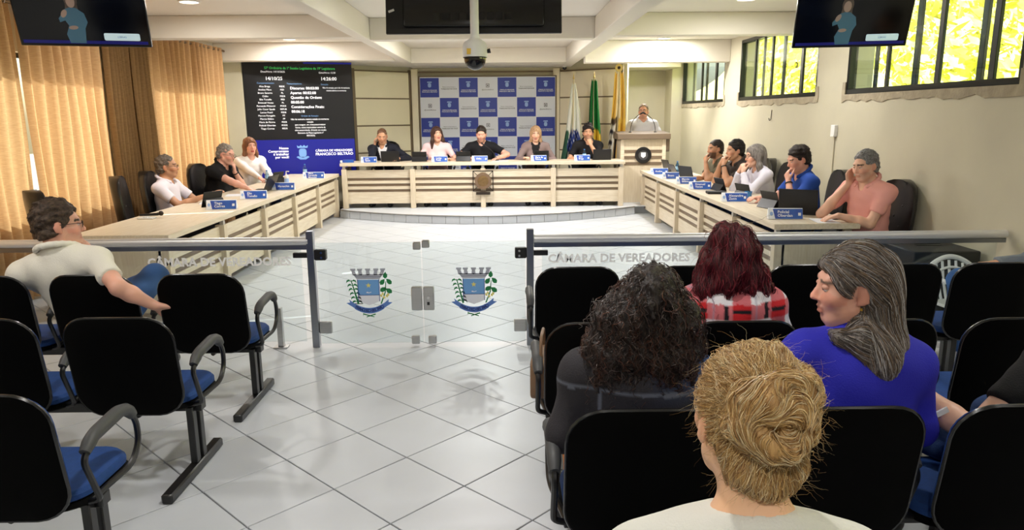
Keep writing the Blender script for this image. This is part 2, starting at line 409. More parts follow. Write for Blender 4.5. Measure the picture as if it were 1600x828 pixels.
for k in range(3):
    t = thing('shrub', 'leafy sunlit shrub on the hillside outside the right windows', 'shrub', group='shrubs on the hillside outside')
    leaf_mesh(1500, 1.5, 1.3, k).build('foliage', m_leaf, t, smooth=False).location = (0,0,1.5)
    MB().tube([(0,0,-.5),(.05,.03,.6),(0,.1,1.5)], [.09,.07,.03], 6).build('stem', bark, t); protos.append(t)
rn = random.Random(3); cnt = 0
for (x,y) in [(11,16),(13,22),(12,28),(16,20),(15,30),(14,38),(18,26),(19,36),(22,30),(17,44),(21,46),(11.5,11),(16,14),(24,40),(13,33),(20,20)]:
    z = -1+(x-8)*.62-.1; src = protos[cnt%3]
    if cnt < 3: src.location = (x,y,z); src.rotation_euler = (0,0,rn.uniform(0,6)); o = src
    else: o = dup(src, (x,y,z), rn.uniform(0,6), 'leafy sunlit shrub on the hillside outside the right windows')
    s_ = rn.uniform(.8,1.5); o.scale = (s_,s_,s_); cnt += 1
g = MB().box(-60,-40,-1.2,-5.4,60,-1.0); struct(g.build('ground_street', M('street_ground',(150,145,135),.9,var=.2,vs=.5), smooth=False))
# ------------------------------------------------------------------ curtains
m_cur = cloth_translucent('curtain_cloth', (208,170,126), (188,148,106), .29)
m_cur2 = cloth_translucent('curtain_cloth_dense', (150,118,80), (128,98,64), .2)
m_rod = M('curtain_rod', (120,96,66), .4, metal=.7)
def curtain(y0, y1, fold, amp, label, mat, seed, x=-4.80, ztop=2.97, lean=0., zb=.03):
    rn = random.Random(seed); L_ = y1-y0; nf = max(2, int(L_/fold)); N = nf*10; NZ = 14
    ph = [rn.uniform(-.5,.5) for _ in range(nf+2)]; am = [rn.uniform(.65,1.25) for _ in range(nf+2)]
    vs = []; fs = []
    for j in range(NZ+1):
        t = j/NZ; z = zb+(ztop-zb)*t; flare = 1+.35*(1-t)
        for i in range(N+1):
            u = i/N*nf; k = int(u); w = u-k
            p = ph[k]*(1-w)+ph[k+1]*w; a_ = am[k]*(1-w)+am[k+1]*w
            s_ = math.sin(2*PI*(u)+p*1.2+.25*math.sin(3*t+k))
            s_ = math.copysign(abs(s_)**.75, s_)
            vs.append((amp*a_*flare*s_*(.75+.25*t), L_*i/N + lean*(1-t)*math.sin(PI*i/N)*.2 + .02*math.sin(7*t+u), z))
    for j in range(NZ):
        for i in range(N): fs.append((j*(N+1)+i, j*(N+1)+i+1, (j+1)*(N+1)+i+1, (j+1)*(N+1)+i))
    t = thing('curtain', label, 'curtain', (x,y0,0), group='beige curtains along the left wall')
    MB().add(vs,fs).build('curtain_cloth', mat, t)
    b = MB()
    for k in range(nf): b.lathe([(.024,-.004),(.034,-.004),(.034,.004),(.024,.004),(.024,-.004)], 10, (0,L_*(k+.5)/nf,ztop-.035), Matrix.Rotation(PI/2,3,'X'))
    b.build('eyelet_rings', m_chrome, t)['kind'] = 'stuff'
    return t
curtain(3.3,5.6,.19,.045,'beige curtain hanging at the left edge of the picture',m_cur,1)
curtain(5.62,7.42,.17,.045,'pale sunlit beige curtain behind the empty chair nearest the railing',m_cur,2)
curtain(7.5,9.0,.17,.045,'sunlit beige curtain right of the bright slit, below the left television',m_cur,3)
curtain(9.02,9.55,.075,.06,'gathered brown curtain bunch on the pier, nearer one',m_cur2,4, x=-4.78)
curtain(9.6,10.12,.075,.06,'gathered brown curtain bunch on the pier, farther one',m_cur2,5, x=-4.78)
curtain(10.14,12.85,.18,.045,'sunlit beige curtain behind the man in black, by the scoreboard',m_cur,6)
r = MB().tube([(-4.80,3.2,2.935),(-4.80,12.95,2.935)], .018, 10).build('curtain_rod', m_rod); tag(r,'long metal rod carrying the beige curtains along the left wall','curtain rod')

# ------------------------------------------------------------------ televisions
m_scr = M('tv_screen', (6,6,8), .12, spec=.5)
m_bez = M('tv_bezel', (12,12,13), .35)
m_blueL = M('screen_blue', (26,28,120), .3, emit=.25)
m_paleL = M('screen_pale', (190,214,224), .3, emit=.55)
m_skinL = M('screen_skin', (150,130,120), .3, emit=.3)
m_tealL = M('screen_teal', (68,104,126), .3, emit=.3)
m_hairL = M('screen_hair', (90,80,74), .3, emit=.2)
def flat(parent, name, polys, y, mat):
    m = MB()
    for p in polys: m.add([(a_,y,b_) for a_,b_ in p], [tuple(range(len(p)))])
    o = m.build(name, mat, parent, smooth=False); return o
def ell(cx, cz, rx, rz, n=18, rot=0):
    out = []
    for k in range(n):
        a_ = 2*PI*k/n; x, z = rx*math.cos(a_), rz*math.sin(a_)
        out.append((cx+x*math.cos(rot)-z*math.sin(rot), cz+x*math.sin(rot)+z*math.cos(rot)))
    return out
def tv(label, loc, rz, w, tilt, interp=True, back=False):
    h = w*.575
    t = thing('television', label, 'television', loc, rot=(tilt,0,rz), group='ceiling televisions')
    MB().box(-w/2,0,0,w/2,.035,h).build('casing', m_bez, t, bev=.006)
    MB().box(-w*.36,.035,h*.12,w*.36,.075,h*.75).build('back_housing', m_bez, t, bev=.012)
    MB().tube(fillet([(0,.06,h*.45),(0,.16,h*.5),(0,.19,h+.32)],.05), .022, 10).build('ceiling_mount', m_bez, t)
    MB().box(-w/2+.012,-.002,.02,w/2-.012,.001,h-.012).build('screen', m_scr, t, smooth=False)
    if interp:
        s_ = w/.97
        def P(pts): return [(a_*s_, b_*s_) for a_,b_ in pts]
        flat(t,'screen_band',[P([(-.46,.024),(.46,.024),(.46,.05),(-.46,.05)])],-.004,m_blueL)
        flat(t,'screen_hair',[P(ell(-.06,.375,.048,.07)),P([(-.10,.37),(-.02,.37),(-.015,.27),(-.11,.29)])],-.005,m_hairL)
        flat(t,'screen_figure',[P([(-.115,.30),(-.075,.315),(-.03,.31),(.02,.27),(.035,.20),(.01,.15),(-.005,.03),(-.12,.03),(-.135,.10),(-.105,.17),(-.125,.21),(-.165,.195),(-.17,.225),(-.135,.27)])],-.006,m_tealL)
        flat(t,'screen_face',[P(ell(-.062,.36,.032,.048))],-.007,m_skinL); flat(t,'screen_hand',[P(ell(-.125,.265,.02,.035,12,-.5))],-.007,m_skinL); flat(t,'screen_hand',[P(ell(-.075,.155,.035,.016,12,.1))],-.007,m_skinL)
        flat(t,'screen_caption',[[(a_*s_+.27*s_,b_*s_+.085*s_) for a_,b_ in rrect(.27,.06,.012)]],-.006,m_paleL)
        text('LIBRAS', .022*s_, m_tealL, t, (.27*s_,-.008,.085*s_))
    return t
tv('wall-side television above the left curtains showing a sign language interpreter', (-3.475,6.33,2.41), math.radians(16), .98, math.radians(21))
tv('television in front of the right windows showing a sign language interpreter', (3.17,6.81,2.40), math.radians(-11), .98, math.radians(21))
t = thing('television', 'large black television seen from behind above the gate', 'television', (-.232,6.3,2.49), rot=(math.radians(-8),0,0), group='ceiling televisions')
w, h = 1.475, .84
MB().box(-w/2,0,0,w/2,.03,h).build('casing', m_bez, t, bev=.006)
MB().box(-w*.40,-.045,.05,w*.40,.0,h*.8).build('back_housing', M('tv_back',(10,10,11),.22), t, bev=.02, seg=2)
MB().box(-w/2+.015,.028,.02,w/2-.015,.032,h-.015).build('screen', m_scr, t, smooth=False)
for k in range(9): MB().box(-.34+.075*k,-.047,.10,-.285+.075*k,-.044,.16).build('vent_slot', m_black, t, smooth=False)
for x in (-.69,): MB().obox((x,-.002,.19),(.05,.004,.018),Matrix.Rotation(-.35,3,'Y')).build('sticker', m_white, t, smooth=False)
for (x,z) in ((.12,.27),(.3,.36),(-.06,.3),(.02,.22)): MB().sphere((x,-.047,z),.009,8,6).build('screw', m_chrome, t)
MB().tube([(0,-.03,.5),(0,-.03,.95)],.03,10).build('ceiling_mount', m_bez, t)

# dome camera on a white drop pole
t = thing('surveillance_camera', 'white dome camera with dark lens ball hanging on a pole', 'camera', (-.195,5.4,0))
MB().tube([(0,0,2.37),(0,0,3.07)],.031,16).build('drop_pole', m_white, t)
MB().lathe([(.03,2.385),(.036,2.36),(.075,2.335),(.088,2.31),(.09,2.23),(.0,2.23)][::-1],24).build('housing', m_white, t)
MB().lathe([(.0,2.225),(.086,2.225),(.088,2.235)],24).build('gasket', m_black, t)
MB().sphere((0,0,2.222),(.080,.080,.083),22,14).build('lens_dome', M('dark_dome',(16,13,12),.08,spec=.7), t)
MB().obox((-.035,-.083,2.265),(.04,.004,.04)).build('yellow_sticker', M('yellow_sticker',(226,186,60),.5), t)
MB().tube([(.088,0,2.27),(.112,0,2.275)],[.014,.018],10).build('side_connector', m_black, t)
# small ceiling sensor by the banner
t = thing('ceiling_sensor','small black dome sensor at the upper right corner of the banner','camera',(1.30,15.45,2.80))
MB().sphere((0,0,-.03),.045,12,8).build('dome', m_black, t); MB().lathe([(.05,-.02),(.05,0)],14).build('mount', m_white, t)

# ------------------------------------------------------------------ scoreboard screen
m_ledb = M('led_black', (14,14,18), .35, emit=.3)
m_ledblue = M('led_blue', (22,26,128), .35, emit=.45)
m_ledw = M('led_text_white', (236,236,240), .4, emit=.9)
m_ledg = M('led_text_green', (60,190,90), .4, emit=.8)
m_ledc = M('led_text_blue', (110,150,200), .4, emit=.6)
led = thing('scoreboard_screen', 'large wall screen with black session board over a blue band', 'screen', (-4.66,13.38,0), math.atan2(.60,1.83))
LW = 1.93
MB().box(0,.0,.70,LW,.10,2.80).build('casing', m_black, led, bev=.004)
MB().box(.012,-.006,1.405,LW-.012,.0,2.765).build('display', m_ledb, led, smooth=False)
MB().box(.012,-.006,.71,LW-.012,.0,1.40).build('blue_display', m_ledblue, led, smooth=False)
MB().box(LW*.55,-.004,2.768,LW,.0,2.797).build('blue_edge', m_ledblue, led, smooth=False)
def LT(s_, size, x, z, mat=m_ledw, al='CENTER', bold=.0, sx=1.): text(s_, size, mat, led, (x,-.009,z), align=al, bold=bold, sx=sx)
LT('57ª Ordinária da 1ª Sessão Legislativa da 19ª Legislatura',.062,1.0,2.685,m_ledg,sx=.9)
LT('Data/Hora: 14/10/2025',.045,.52,2.62); LT('Cima/Hora: 12:30',.042,1.48,2.61)
LT('14/10/25',.085,.53,2.50,bold=.001); LT('14:26:00',.085,1.50,2.50,bold=.001)
LT('Comparecimentos',.04,.38,2.42,m_ledc); LT('Temporizadores',.04,.88,2.41,m_ledc); LT('Situação',.04,1.42,2.40,m_ledc)
nm = ['Alex Braga','Anelise Marx','Bruno Savarro','Cidão','Elio Tonello','Emanuel Venzo','Fernanda Misturini','Julio Cesar Spada','Lenise Postil','Marcos Farogalin','Marcio Bilibio','Maria de Fátima','Policial Oberdan','Tiago Correa']
pt = ['REDE','PSD','PL','PSDB','PSD','PL','PODE','REPUB','PSDB','PT','PP','PSDB','PODE','REDE']
for k,(a_,b_) in enumerate(zip(nm,pt)):
    z = 2.36-.058*k; LT(a_,.043,.36,z); LT(b_,.04,.66,z)
for k,s_ in enumerate(['Discurso: 00:03:00','Aparte: 00:02:00','Questão de Ordem:','00:05:00','Considerações Finais:','00:06:18']):
    LT(s_,.068,.80,2.33-.084*k,al='LEFT',bold=.0008)
LT('Ordem da Votação',.04,1.12,1.83,m_ledc)
for k,s_ in enumerate(['Não há nenhuma matéria votada no momento','votação','para integrar, art. transcritos/redator','forma, transcritas/redator autoria da','obra encaminhada. (Votado em sessão','Estrutura da Mesa Legislativa nº','000/2025).']):
    LT(s_,.043,1.12,1.77-.05*k,sx=.85)
LT('Não há votação, pois não há nenhuma',.04,1.63,2.34,sx=.8); LT('matéria aberta no momento',.04,1.63,2.29,sx=.8)
for k,s_ in enumerate(['Nosso','Compromisso','é trabalhar','por você!']): LT(s_,.063,.70,1.245-.055*k,al='RIGHT',bold=.0012)
LT('CÂMARA DE VEREADORES',.058,1.18,1.185,al='LEFT',bold=.001); LT('FRANCISCO BELTRÃO',.070,1.18,1.12,al='LEFT',bold=.0012)
flat(led,'crest_print',[[(.95+a_*.9,1.155+b_*.9) for a_,b_ in rrect(.15,.17,.05)]],-.008,m_ledc)
flat(led,'crest_crown',[[(.95+a_,1.155+b_) for a_,b_ in ((-.09,.09),(-.10,.14),(-.06,.115),(-.03,.145),(0,.115),(.03,.145),(.06,.115),(.10,.14),(.09,.09))],
     [(.95+a_,1.155+b_) for a_,b_ in ((-.12,-.08),(-.05,-.125),(.05,-.125),(.12,-.08),(.09,-.06),(0,-.09),(-.09,-.06))]],-.009,m_ledc)

# ------------------------------------------------------------------ press banner
m_bw = M('banner_white', (226,230,240), .5); m_bb = M('banner_blue', (44,62,158), .5); m_bk = M('banner_ink', (70,72,80), .6); m_bl = M('banner_pale', (150,180,230), .5)
ban = thing('press_banner', 'blue and white chequered press banner behind the head table', 'banner', (-1.745,15.68,0))
BW, BT, BB = 2.87, 2.61, .45
MB().box(0,.0,BB,BW,.012,BT).build('banner_cloth', m_bw, ban, smooth=False)
f = MB(); f.box(-.03,.012,.15,.0,.04,BT+.02); f.box(BW,.012,.15,BW+.03,.04,BT+.02); f.box(-.03,.012,BT,BW+.03,.04,BT+.025); f.build('banner_frame', m_trim, ban, bev=.003)
q = BW/7
sq0 = None; icon0 = None
for r_ in range(5):
    for c_ in range(7):
        x0 = q*c_; z1 = BT-.01-q*r_*1.005; cx = x0+q/2; cz = z1-q/2
        if cz-q/2 < BB-.05 and r_ == 5: continue
        if (r_+c_) % 2 == 0:
            if sq0 is None:
                sq0 = MB().box(.006,-.003,-q+.006,q-.006,.0,-.006).build('blue_square', m_bb, ban, smooth=False); o = sq0
            else: o = inst(sq0, ban)
            o.location = (x0,0,z1)
            i1 = flat(ban,'square_crest',[[(cx+a_,cz+.05+b_) for a_,b_ in rrect(.07,.09,.03)],[(cx-.05,cz+.10),(cx-.045,cz+.125),(cx+.045,cz+.125),(cx+.05,cz+.10)]],-.005,m_bl)
            text('CÂMARA DE VEREADORES',.029,m_bw,ban,(cx,-.006,cz-.055),bold=.0006,sx=.9); text('FRANCISCO BELTRÃO',.036,m_bw,ban,(cx,-.006,cz-.088),bold=.0006,sx=.9)
        elif (c_ in (3,) and r_ in (0,2)) or (c_ in (0,6) and r_ in (1,3)):
            flat(ban,'square_icon',[[(cx-.035,cz),(cx-.035,cz+.075),(cx-.025,cz+.075),(cx-.025,cz)],[(cx+.025,cz),(cx+.025,cz+.075),(cx+.035,cz+.075),(cx+.035,cz)],[(cx-.035,cz+.065),(cx+.035,cz+.065),(cx+.035,cz+.075),(cx-.035,cz+.075)],[(cx-.035,cz),(cx+.035,cz),(cx+.035,cz+.01),(cx-.035,cz+.01)],ell(cx,cz+.037,.015,.015,10)],-.005,m_bk)
            text('@camarafbeltrao',.036,m_bk,ban,(cx,-.005,cz-.05))
        else:
            text('Nosso compromisso é',.030,m_bk,ban,(cx,-.005,cz+.012)); text('TRABALHAR POR VOCÊ!',.034,m_bk,ban,(cx,-.005,cz-.03),bold=.0005,sx=.9)

# ------------------------------------------------------------------ desks
m_wood = M('pale_oak', (222,211,190), .42, col2=(206,191,166), var=.1, vs=3.5, vstretch=(1.2,14,14))
m_woodv = M('pale_oak_upright', (216,203,180), .45, col2=(202,186,160), var=.1, vs=3.5, vstretch=(14,14,1.2))
m_strip = M('brown_strip', (122,104,84), .5, col2=(106,88,68), var=.1, vs=4, vstretch=(1,14,14))
def desk(name, label, loc, rz, bays, bl, depth, top, zf, end_panel=True, over=.02):
    """front faces local -y; origin at front corner on the ground, desk runs along +x"""
    t = thing(name, label, 'desk', loc, rz)
    L_ = bays*bl; zt = top-zf
    MB().box(-over,-over,zt-.055,L_+over,depth,zt).build('desktop', m_wood, t, bev=.004)
    for k in range(bays+1):
        x = L_*k/bays; x0 = min(max(x-.045,0),L_-.09)
        MB().box(x0,0,0,x0+.09,.10,zt-.115).build('leg', m_woodv, t, bev=.004)
        MB().box(x0+.02,.015,zt-.115,x0+.07,.055,zt-.055).build('standoff', M('standoff',(190,186,178),.4,metal=.4), t, smooth=False)
        MB().box(x0,depth-.12,0,x0+.05,depth-.05,zt-.055).build('rear_leg', m_woodv, t, bev=.004)
    pz1 = zt-.13; pz0 = .085; H = pz1-pz0
    for k in range(bays):
        a_ = L_*k/bays+.045; b_ = L_*(k+1)/bays-.045
        if k == 0: a_ = .09
        if k == bays-1: b_ = L_-.09
        z = pz1
        for (kind, fr) in (('front_board',.235),('strip',.080),('slat',.09),('strip',.080),('slat',.09),('strip',.080),('front_board',.345)):
            hh = H*fr; rec = .068 if kind=='strip' else .056
            MB().box(a_,rec,z-hh+.001,b_,rec+.02,z-.001).build({'strip':'dark_strip'}.get(kind,kind), m_strip if kind=='strip' else m_wood, t, smooth=False); z -= hh
    if end_panel:
        for x in (.0, L_-.02):
            MB().box(x,.07,.06,x+.02,depth-.12,zt-.10).build('end_panel', m_woodv, t, bev=.003)
    return t
dd = desk('head_table','long pale wood head table on the dais with brown stripes and round crest',(-2.95,13.2,.15),0,4,5.16/4,.72,.98,.15)
m_iron = M('dark_iron', (52,42,34), .45, metal=.5); m_brz = M('bronze', (140,112,74), .4, metal=.7, var=.3, vs=30)
# crest on the head table
cx, cz = 2.58, .62; e = bpy.data.objects.new('table_crest', None); COL.objects.link(e); e.parent = dd; e.location = (cx,-.03,cz-.15+.02)
b = MB()
for s_ in (-1,1):
    b.box(s_*.18-.008,-.01,-.19,s_*.18+.008,.01,.19); b.box(-.188,-.01,s_*.182-.008,.188,.01,s_*.182+.008)
    for z_ in (-1,1): b.tube([(s_*.18,0,z_*.18),(s_*.09,0,z_*.09)],.006,6)
b.box(-.13,-.01,-.25,.13,.012,-.20)
b.build('iron_frame', m_iron, e)
Rx = Matrix.Rotation(PI/2,3,'X')
MB().lathe([(.10,-.015),(.15,-.015),(.15,.012),(.10,.012),(.10,-.015)],30,(0,0,0),Rx).build('iron_ring', M('ring_brown',(110,86,64),.5), e)
MB().lathe([(.0,.012),(.06,.016),(.10,.008),(.10,-.01)][::-1],26,(0,0,0),Rx).build('bronze_medal', m_brz, e)
lt = desk('council_table','pale wood council table on the left with brown striped front',(-3.03,6.42,0),PI/2,5,6.85/5,.88,.79,0)
rt = desk('council_table','pale wood council table on the right with brown striped front',(2.575,13.45,0),-PI/2,5,6.75/5,.80,.79,0)

# ------------------------------------------------------------------ lectern
pod = thing('lectern','tall pale wood lectern with brown top and round black crest','lectern',(2.66,13.75,.15))
MB().box(-.43,0,0,.43,.5,1.20).build('cabinet', m_woodv, pod, bev=.004)
for z in (1.0,.885,.77): MB().box(-.42,-.008,z-.055,.42,.002,z).build('dark_strip', m_strip, pod, smooth=False)
MB().box(-.43,-.012,.0,-.36,.0,1.2).build('corner_post', m_wood, pod, bev=.003); MB().box(.36,-.012,.0,.43,.0,1.2).build('corner_post', m_wood, pod, bev=.003)
m_brown = M('brown_top', (112,96,78), .5, var=.1, vs=4)
MB().prism([(-.08,1.2),(-.08,1.30),(.52,1.34),(.52,1.2)],-.5,.5,'x').build('lectern_top', m_brown, pod, bev=.005)
MB().prism([(.0,.98),(.0,1.2),(.08,1.2),(.08,1.02),(.05,.96)],.44,.5,'x').build('side_bracket', m_brown, pod, bev=.004)
MB().lathe([(.09,-.012),(.155,-.012),(.155,.012),(.13,.018),(.09,.012),(.09,-.012)],30,(0,-.016,.90),Rx).build('crest_ring', m_black, pod)
MB().lathe([(.0,.006),(.09,.006),(.09,-.01)][::-1],26,(0,-.016,.90),Rx).build('crest_disc', M('crest_grey',(70,70,72),.5), pod)
flat(pod,'crest_shield',[[(-.045,.95),(.045,.95),(.045,.88),(.0,.845),(-.045,.88)]],-.026,m_bw)
def gooseneck(parent, p0, p1, p2, r=.006, head=.016):
    m = MB(); pts = bez(p0,p1,p2,12); m.tube(pts, r, 6); m.build('gooseneck', m_black, parent)
    d = (pts[-1]-pts[-2]).normalized(); MB().tube([pts[-1]-d*.01, pts[-1], pts[-1]+d*.03, pts[-1]+d*.055, pts[-1]+d*.07],[.007,head*.8,head,head,head*.5],10).build('microphone_head', m_black, parent)
for s_ in (-1,1):
    t = thing('lectern_microphone','gooseneck microphone on the lectern, %s one'%('left' if s_<0 else 'right'),'microphone',(2.68+s_*.24,13.95,1.475),group='lectern microphones')
    gooseneck(t,(0,0,0),(-s_*.0,0,.25),(-s_*.19,.03,.34)); MB().lathe([(.03,0),(.03,.008),(.012,.016)],14).build('base', m_black, t)

# ------------------------------------------------------------------ flags
def flag(label, x, y, ztop, zc0, zc1, colf, w0, w1, seed, finial):
    t = thing('flag', label, 'flag', (x,y,.15), group='flags beside the lectern')
    MB().tube([(0,0,.0),(0,0,ztop-.15)],.016,10).build('pole', M('flag_pole',(206,190,150),.4), t)
    MB().lathe([(.16,0),(.16,.02),(.04,.05),(.03,.12)],20).build('base', M('flag_base',(90,80,60),.5,metal=.4), t)
    if finial=='spear': MB().lathe([(.0,-.02),(.022,.02),(.012,.05),(.0,.14)],10,(0,0,ztop-.15)).build('finial', M('finial_gold',(206,180,110),.35,metal=.7), t)
    else:
        MB().lathe([(.03,-.006),(.075,-.006),(.075,.006),(.03,.006),(.03,-.006)],18,(0,-.03,ztop-.32),Rx).build('rosette', M('rosette_yellow',(222,196,120),.6), t)
        MB().sphere((0,-.03,ztop-.32),.03,10,8).build('rosette_knot', m_iron, t)
    rn = random.Random(seed); NZ, N = 40, 44; vs = []; fs = []; cols = []
    ph = [rn.uniform(0,6) for _ in range(4)]
    for j in range(NZ+1):
        v = j/NZ; z = zc0+(zc1-zc0)*v; w = w0+(w1-w0)*v**.8
        for i in range(N+1):
            u = i/N; s_ = u*2-1
            th = u*2*PI*3.2
            vs.append((w*s_*.55+.04*v*math.sin(3*v+ph[0]), .045*math.sin(th+ph[1]+2*v)*(.4+.8*v)-.02, z-.15-.16*v*(s_**2)*.5+.02*math.sin(th)))
            cols.append(lin(colf(u, v)))
    for j in range(NZ):
        for i in range(N): fs.append((j*(N+1)+i, (j+1)*(N+1)+i, (j+1)*(N+1)+i+1, j*(N+1)+i+1))
    o = MB().add(vs,fs).build('flag_cloth', MA('flag_fabric',.7), t); paint(o.data, cols)
    return t
def f1(u,v):
    if abs(v-.78)<.16 and abs(u-.55)<.36*(1-((v-.78)/.17)**2)**.5: return (40,60,130) if (math.sin(u*40)*math.sin(v*60))<.7 else (230,230,230)
    if v>.62 and u<.2+.25*(v-.62): return (50,90,70)
    return (232,232,222)
def f2(u,v):
    if v<.55+.12*u: return (24,118,52) if u>.12 else (18,90,40)
    if v<.78+.08*u: return (226,190,60)
    return (50,52,90)
def f3(u,v):
    if v<.52: return (226,186,86) if (u<.3 or u>.62) else (240,226,190)
    if v<.60: return (96,78,60) if u<.5 else (232,196,90)
    if u<.25: return (60,56,66) if math.sin(v*50)>0 else (220,214,200)
    if .42<u<.52: return (40,36,60)
    if u<.5: return (236,230,216)
    return (226,180,70)
flag('white state flag with blue emblem hanging furled behind the bearded man',1.42,14.72,2.50,2.42,.95,f1,.06,.42,1,'spear')
flag('green and yellow national flag hanging furled between two other flags',1.83,14.72,2.52,2.48,.95,f2,.10,.28,2,'spear')
flag('tall yellow and white flag with rosette hanging beside the lectern',2.25,14.3,2.86,2.60,.95,f3,.14,.34,3,'rosette')
# ------------------------------------------------------------------ glass railing and gate
YG = 5.56
m_gl = glass('railing_glass', (247,251,252), .08, .01)
m_etch = M('etched_white', (250,251,252), .6)
m_rail = M('rail_steel', (226,226,228), .38, metal=.6)
m_post = M('post_steel', (150,154,162), .28, metal=1.)
def railing(label, x0, x1, txt, tx0, tx1, shorts):
    t = thing('glass_railing', label, 'railing', ((x0+x1)/2,YG,0), group='glass railings either side of the gate'); c = (x0+x1)/2
    MB().tube([(x0-c,0,.866),(x1-c,0,.866)],.033,18).build('handrail', m_rail, t)
    MB().box(x0-c,-.016,.80,x1-c,.016,.836).build('glass_channel', m_post, t, bev=.003)
    n = 2; g0, g1 = x0+.06-c, x1-.06-c
    for k in range(n):
        a_ = g0+(g1-g0)*k/n; b_ = g0+(g1-g0)*(k+1)/n
        MB().box(a_+.004,-.005,.05,b_-.004,.005,.80).build('glass_pane', m_gl, t, smooth=False)
    for x in shorts:
        s_ = MB(); s_.box(x-c-.022,-.022,.012,x-c+.022,.022,.33); o = s_.build('short_post', m_steel, t, bev=.003)
        MB().box(x-c-.055,-.045,0,x-c+.055,.045,.012).build('base_plate', m_steel, o, bev=.002)
    text(txt, .092, m_etch, t, ((tx0+tx1)/2-c,-.008,.705), sx=1.0, bold=.0034, spacing=1.03)
    return t
railing('glass railing with steel handrail in front of the left council table',-4.97,-1.53,'CÂMARA DE VEREADORES',-2.84,-1.63,[-1.80,-3.3,-4.8])
railing('glass railing with steel handrail in front of the right council table',.235,3.97,'CÂMARA DE VEREADORES',.29,1.525,[.42,1.9,3.8])
for (x,l) in ((-1.515,'square steel gate post joining the left glass railing'),(.205,'square steel gate post joining the right glass railing')):
    t = thing('gate_post', l, 'post', (x,YG,0), group='steel gate posts'); s_ = 1 if x < 0 else -1
    MB().box(-.028,-.028,0,.028,.028,.945).build('post', m_post, t, bev=.003)
    MB().box(-s_*.14 if s_>0 else .0,-.02,.735,0 if s_>0 else .14,.02,.775).build('handrail_bracket', m_black, t, bev=.004)
    h_ = MB().box(s_*.028 if s_>0 else -.12,-.03,.715,.12 if s_>0 else -.028,.03,.80).build('hinge', m_black, t, bev=.008)
    for z in (.738,.777): MB().lathe([(.009,-.002),(.009,.004)],10,(s_*.085,-.032,z),Rx).build('hinge_bolt', m_chrome, h_)
    MB().box(s_*.03 if s_>0 else -.13,-.02,.115,.13 if s_>0 else -.03,.02,.215).build('lower_clamp', m_steel, t, bev=.006)
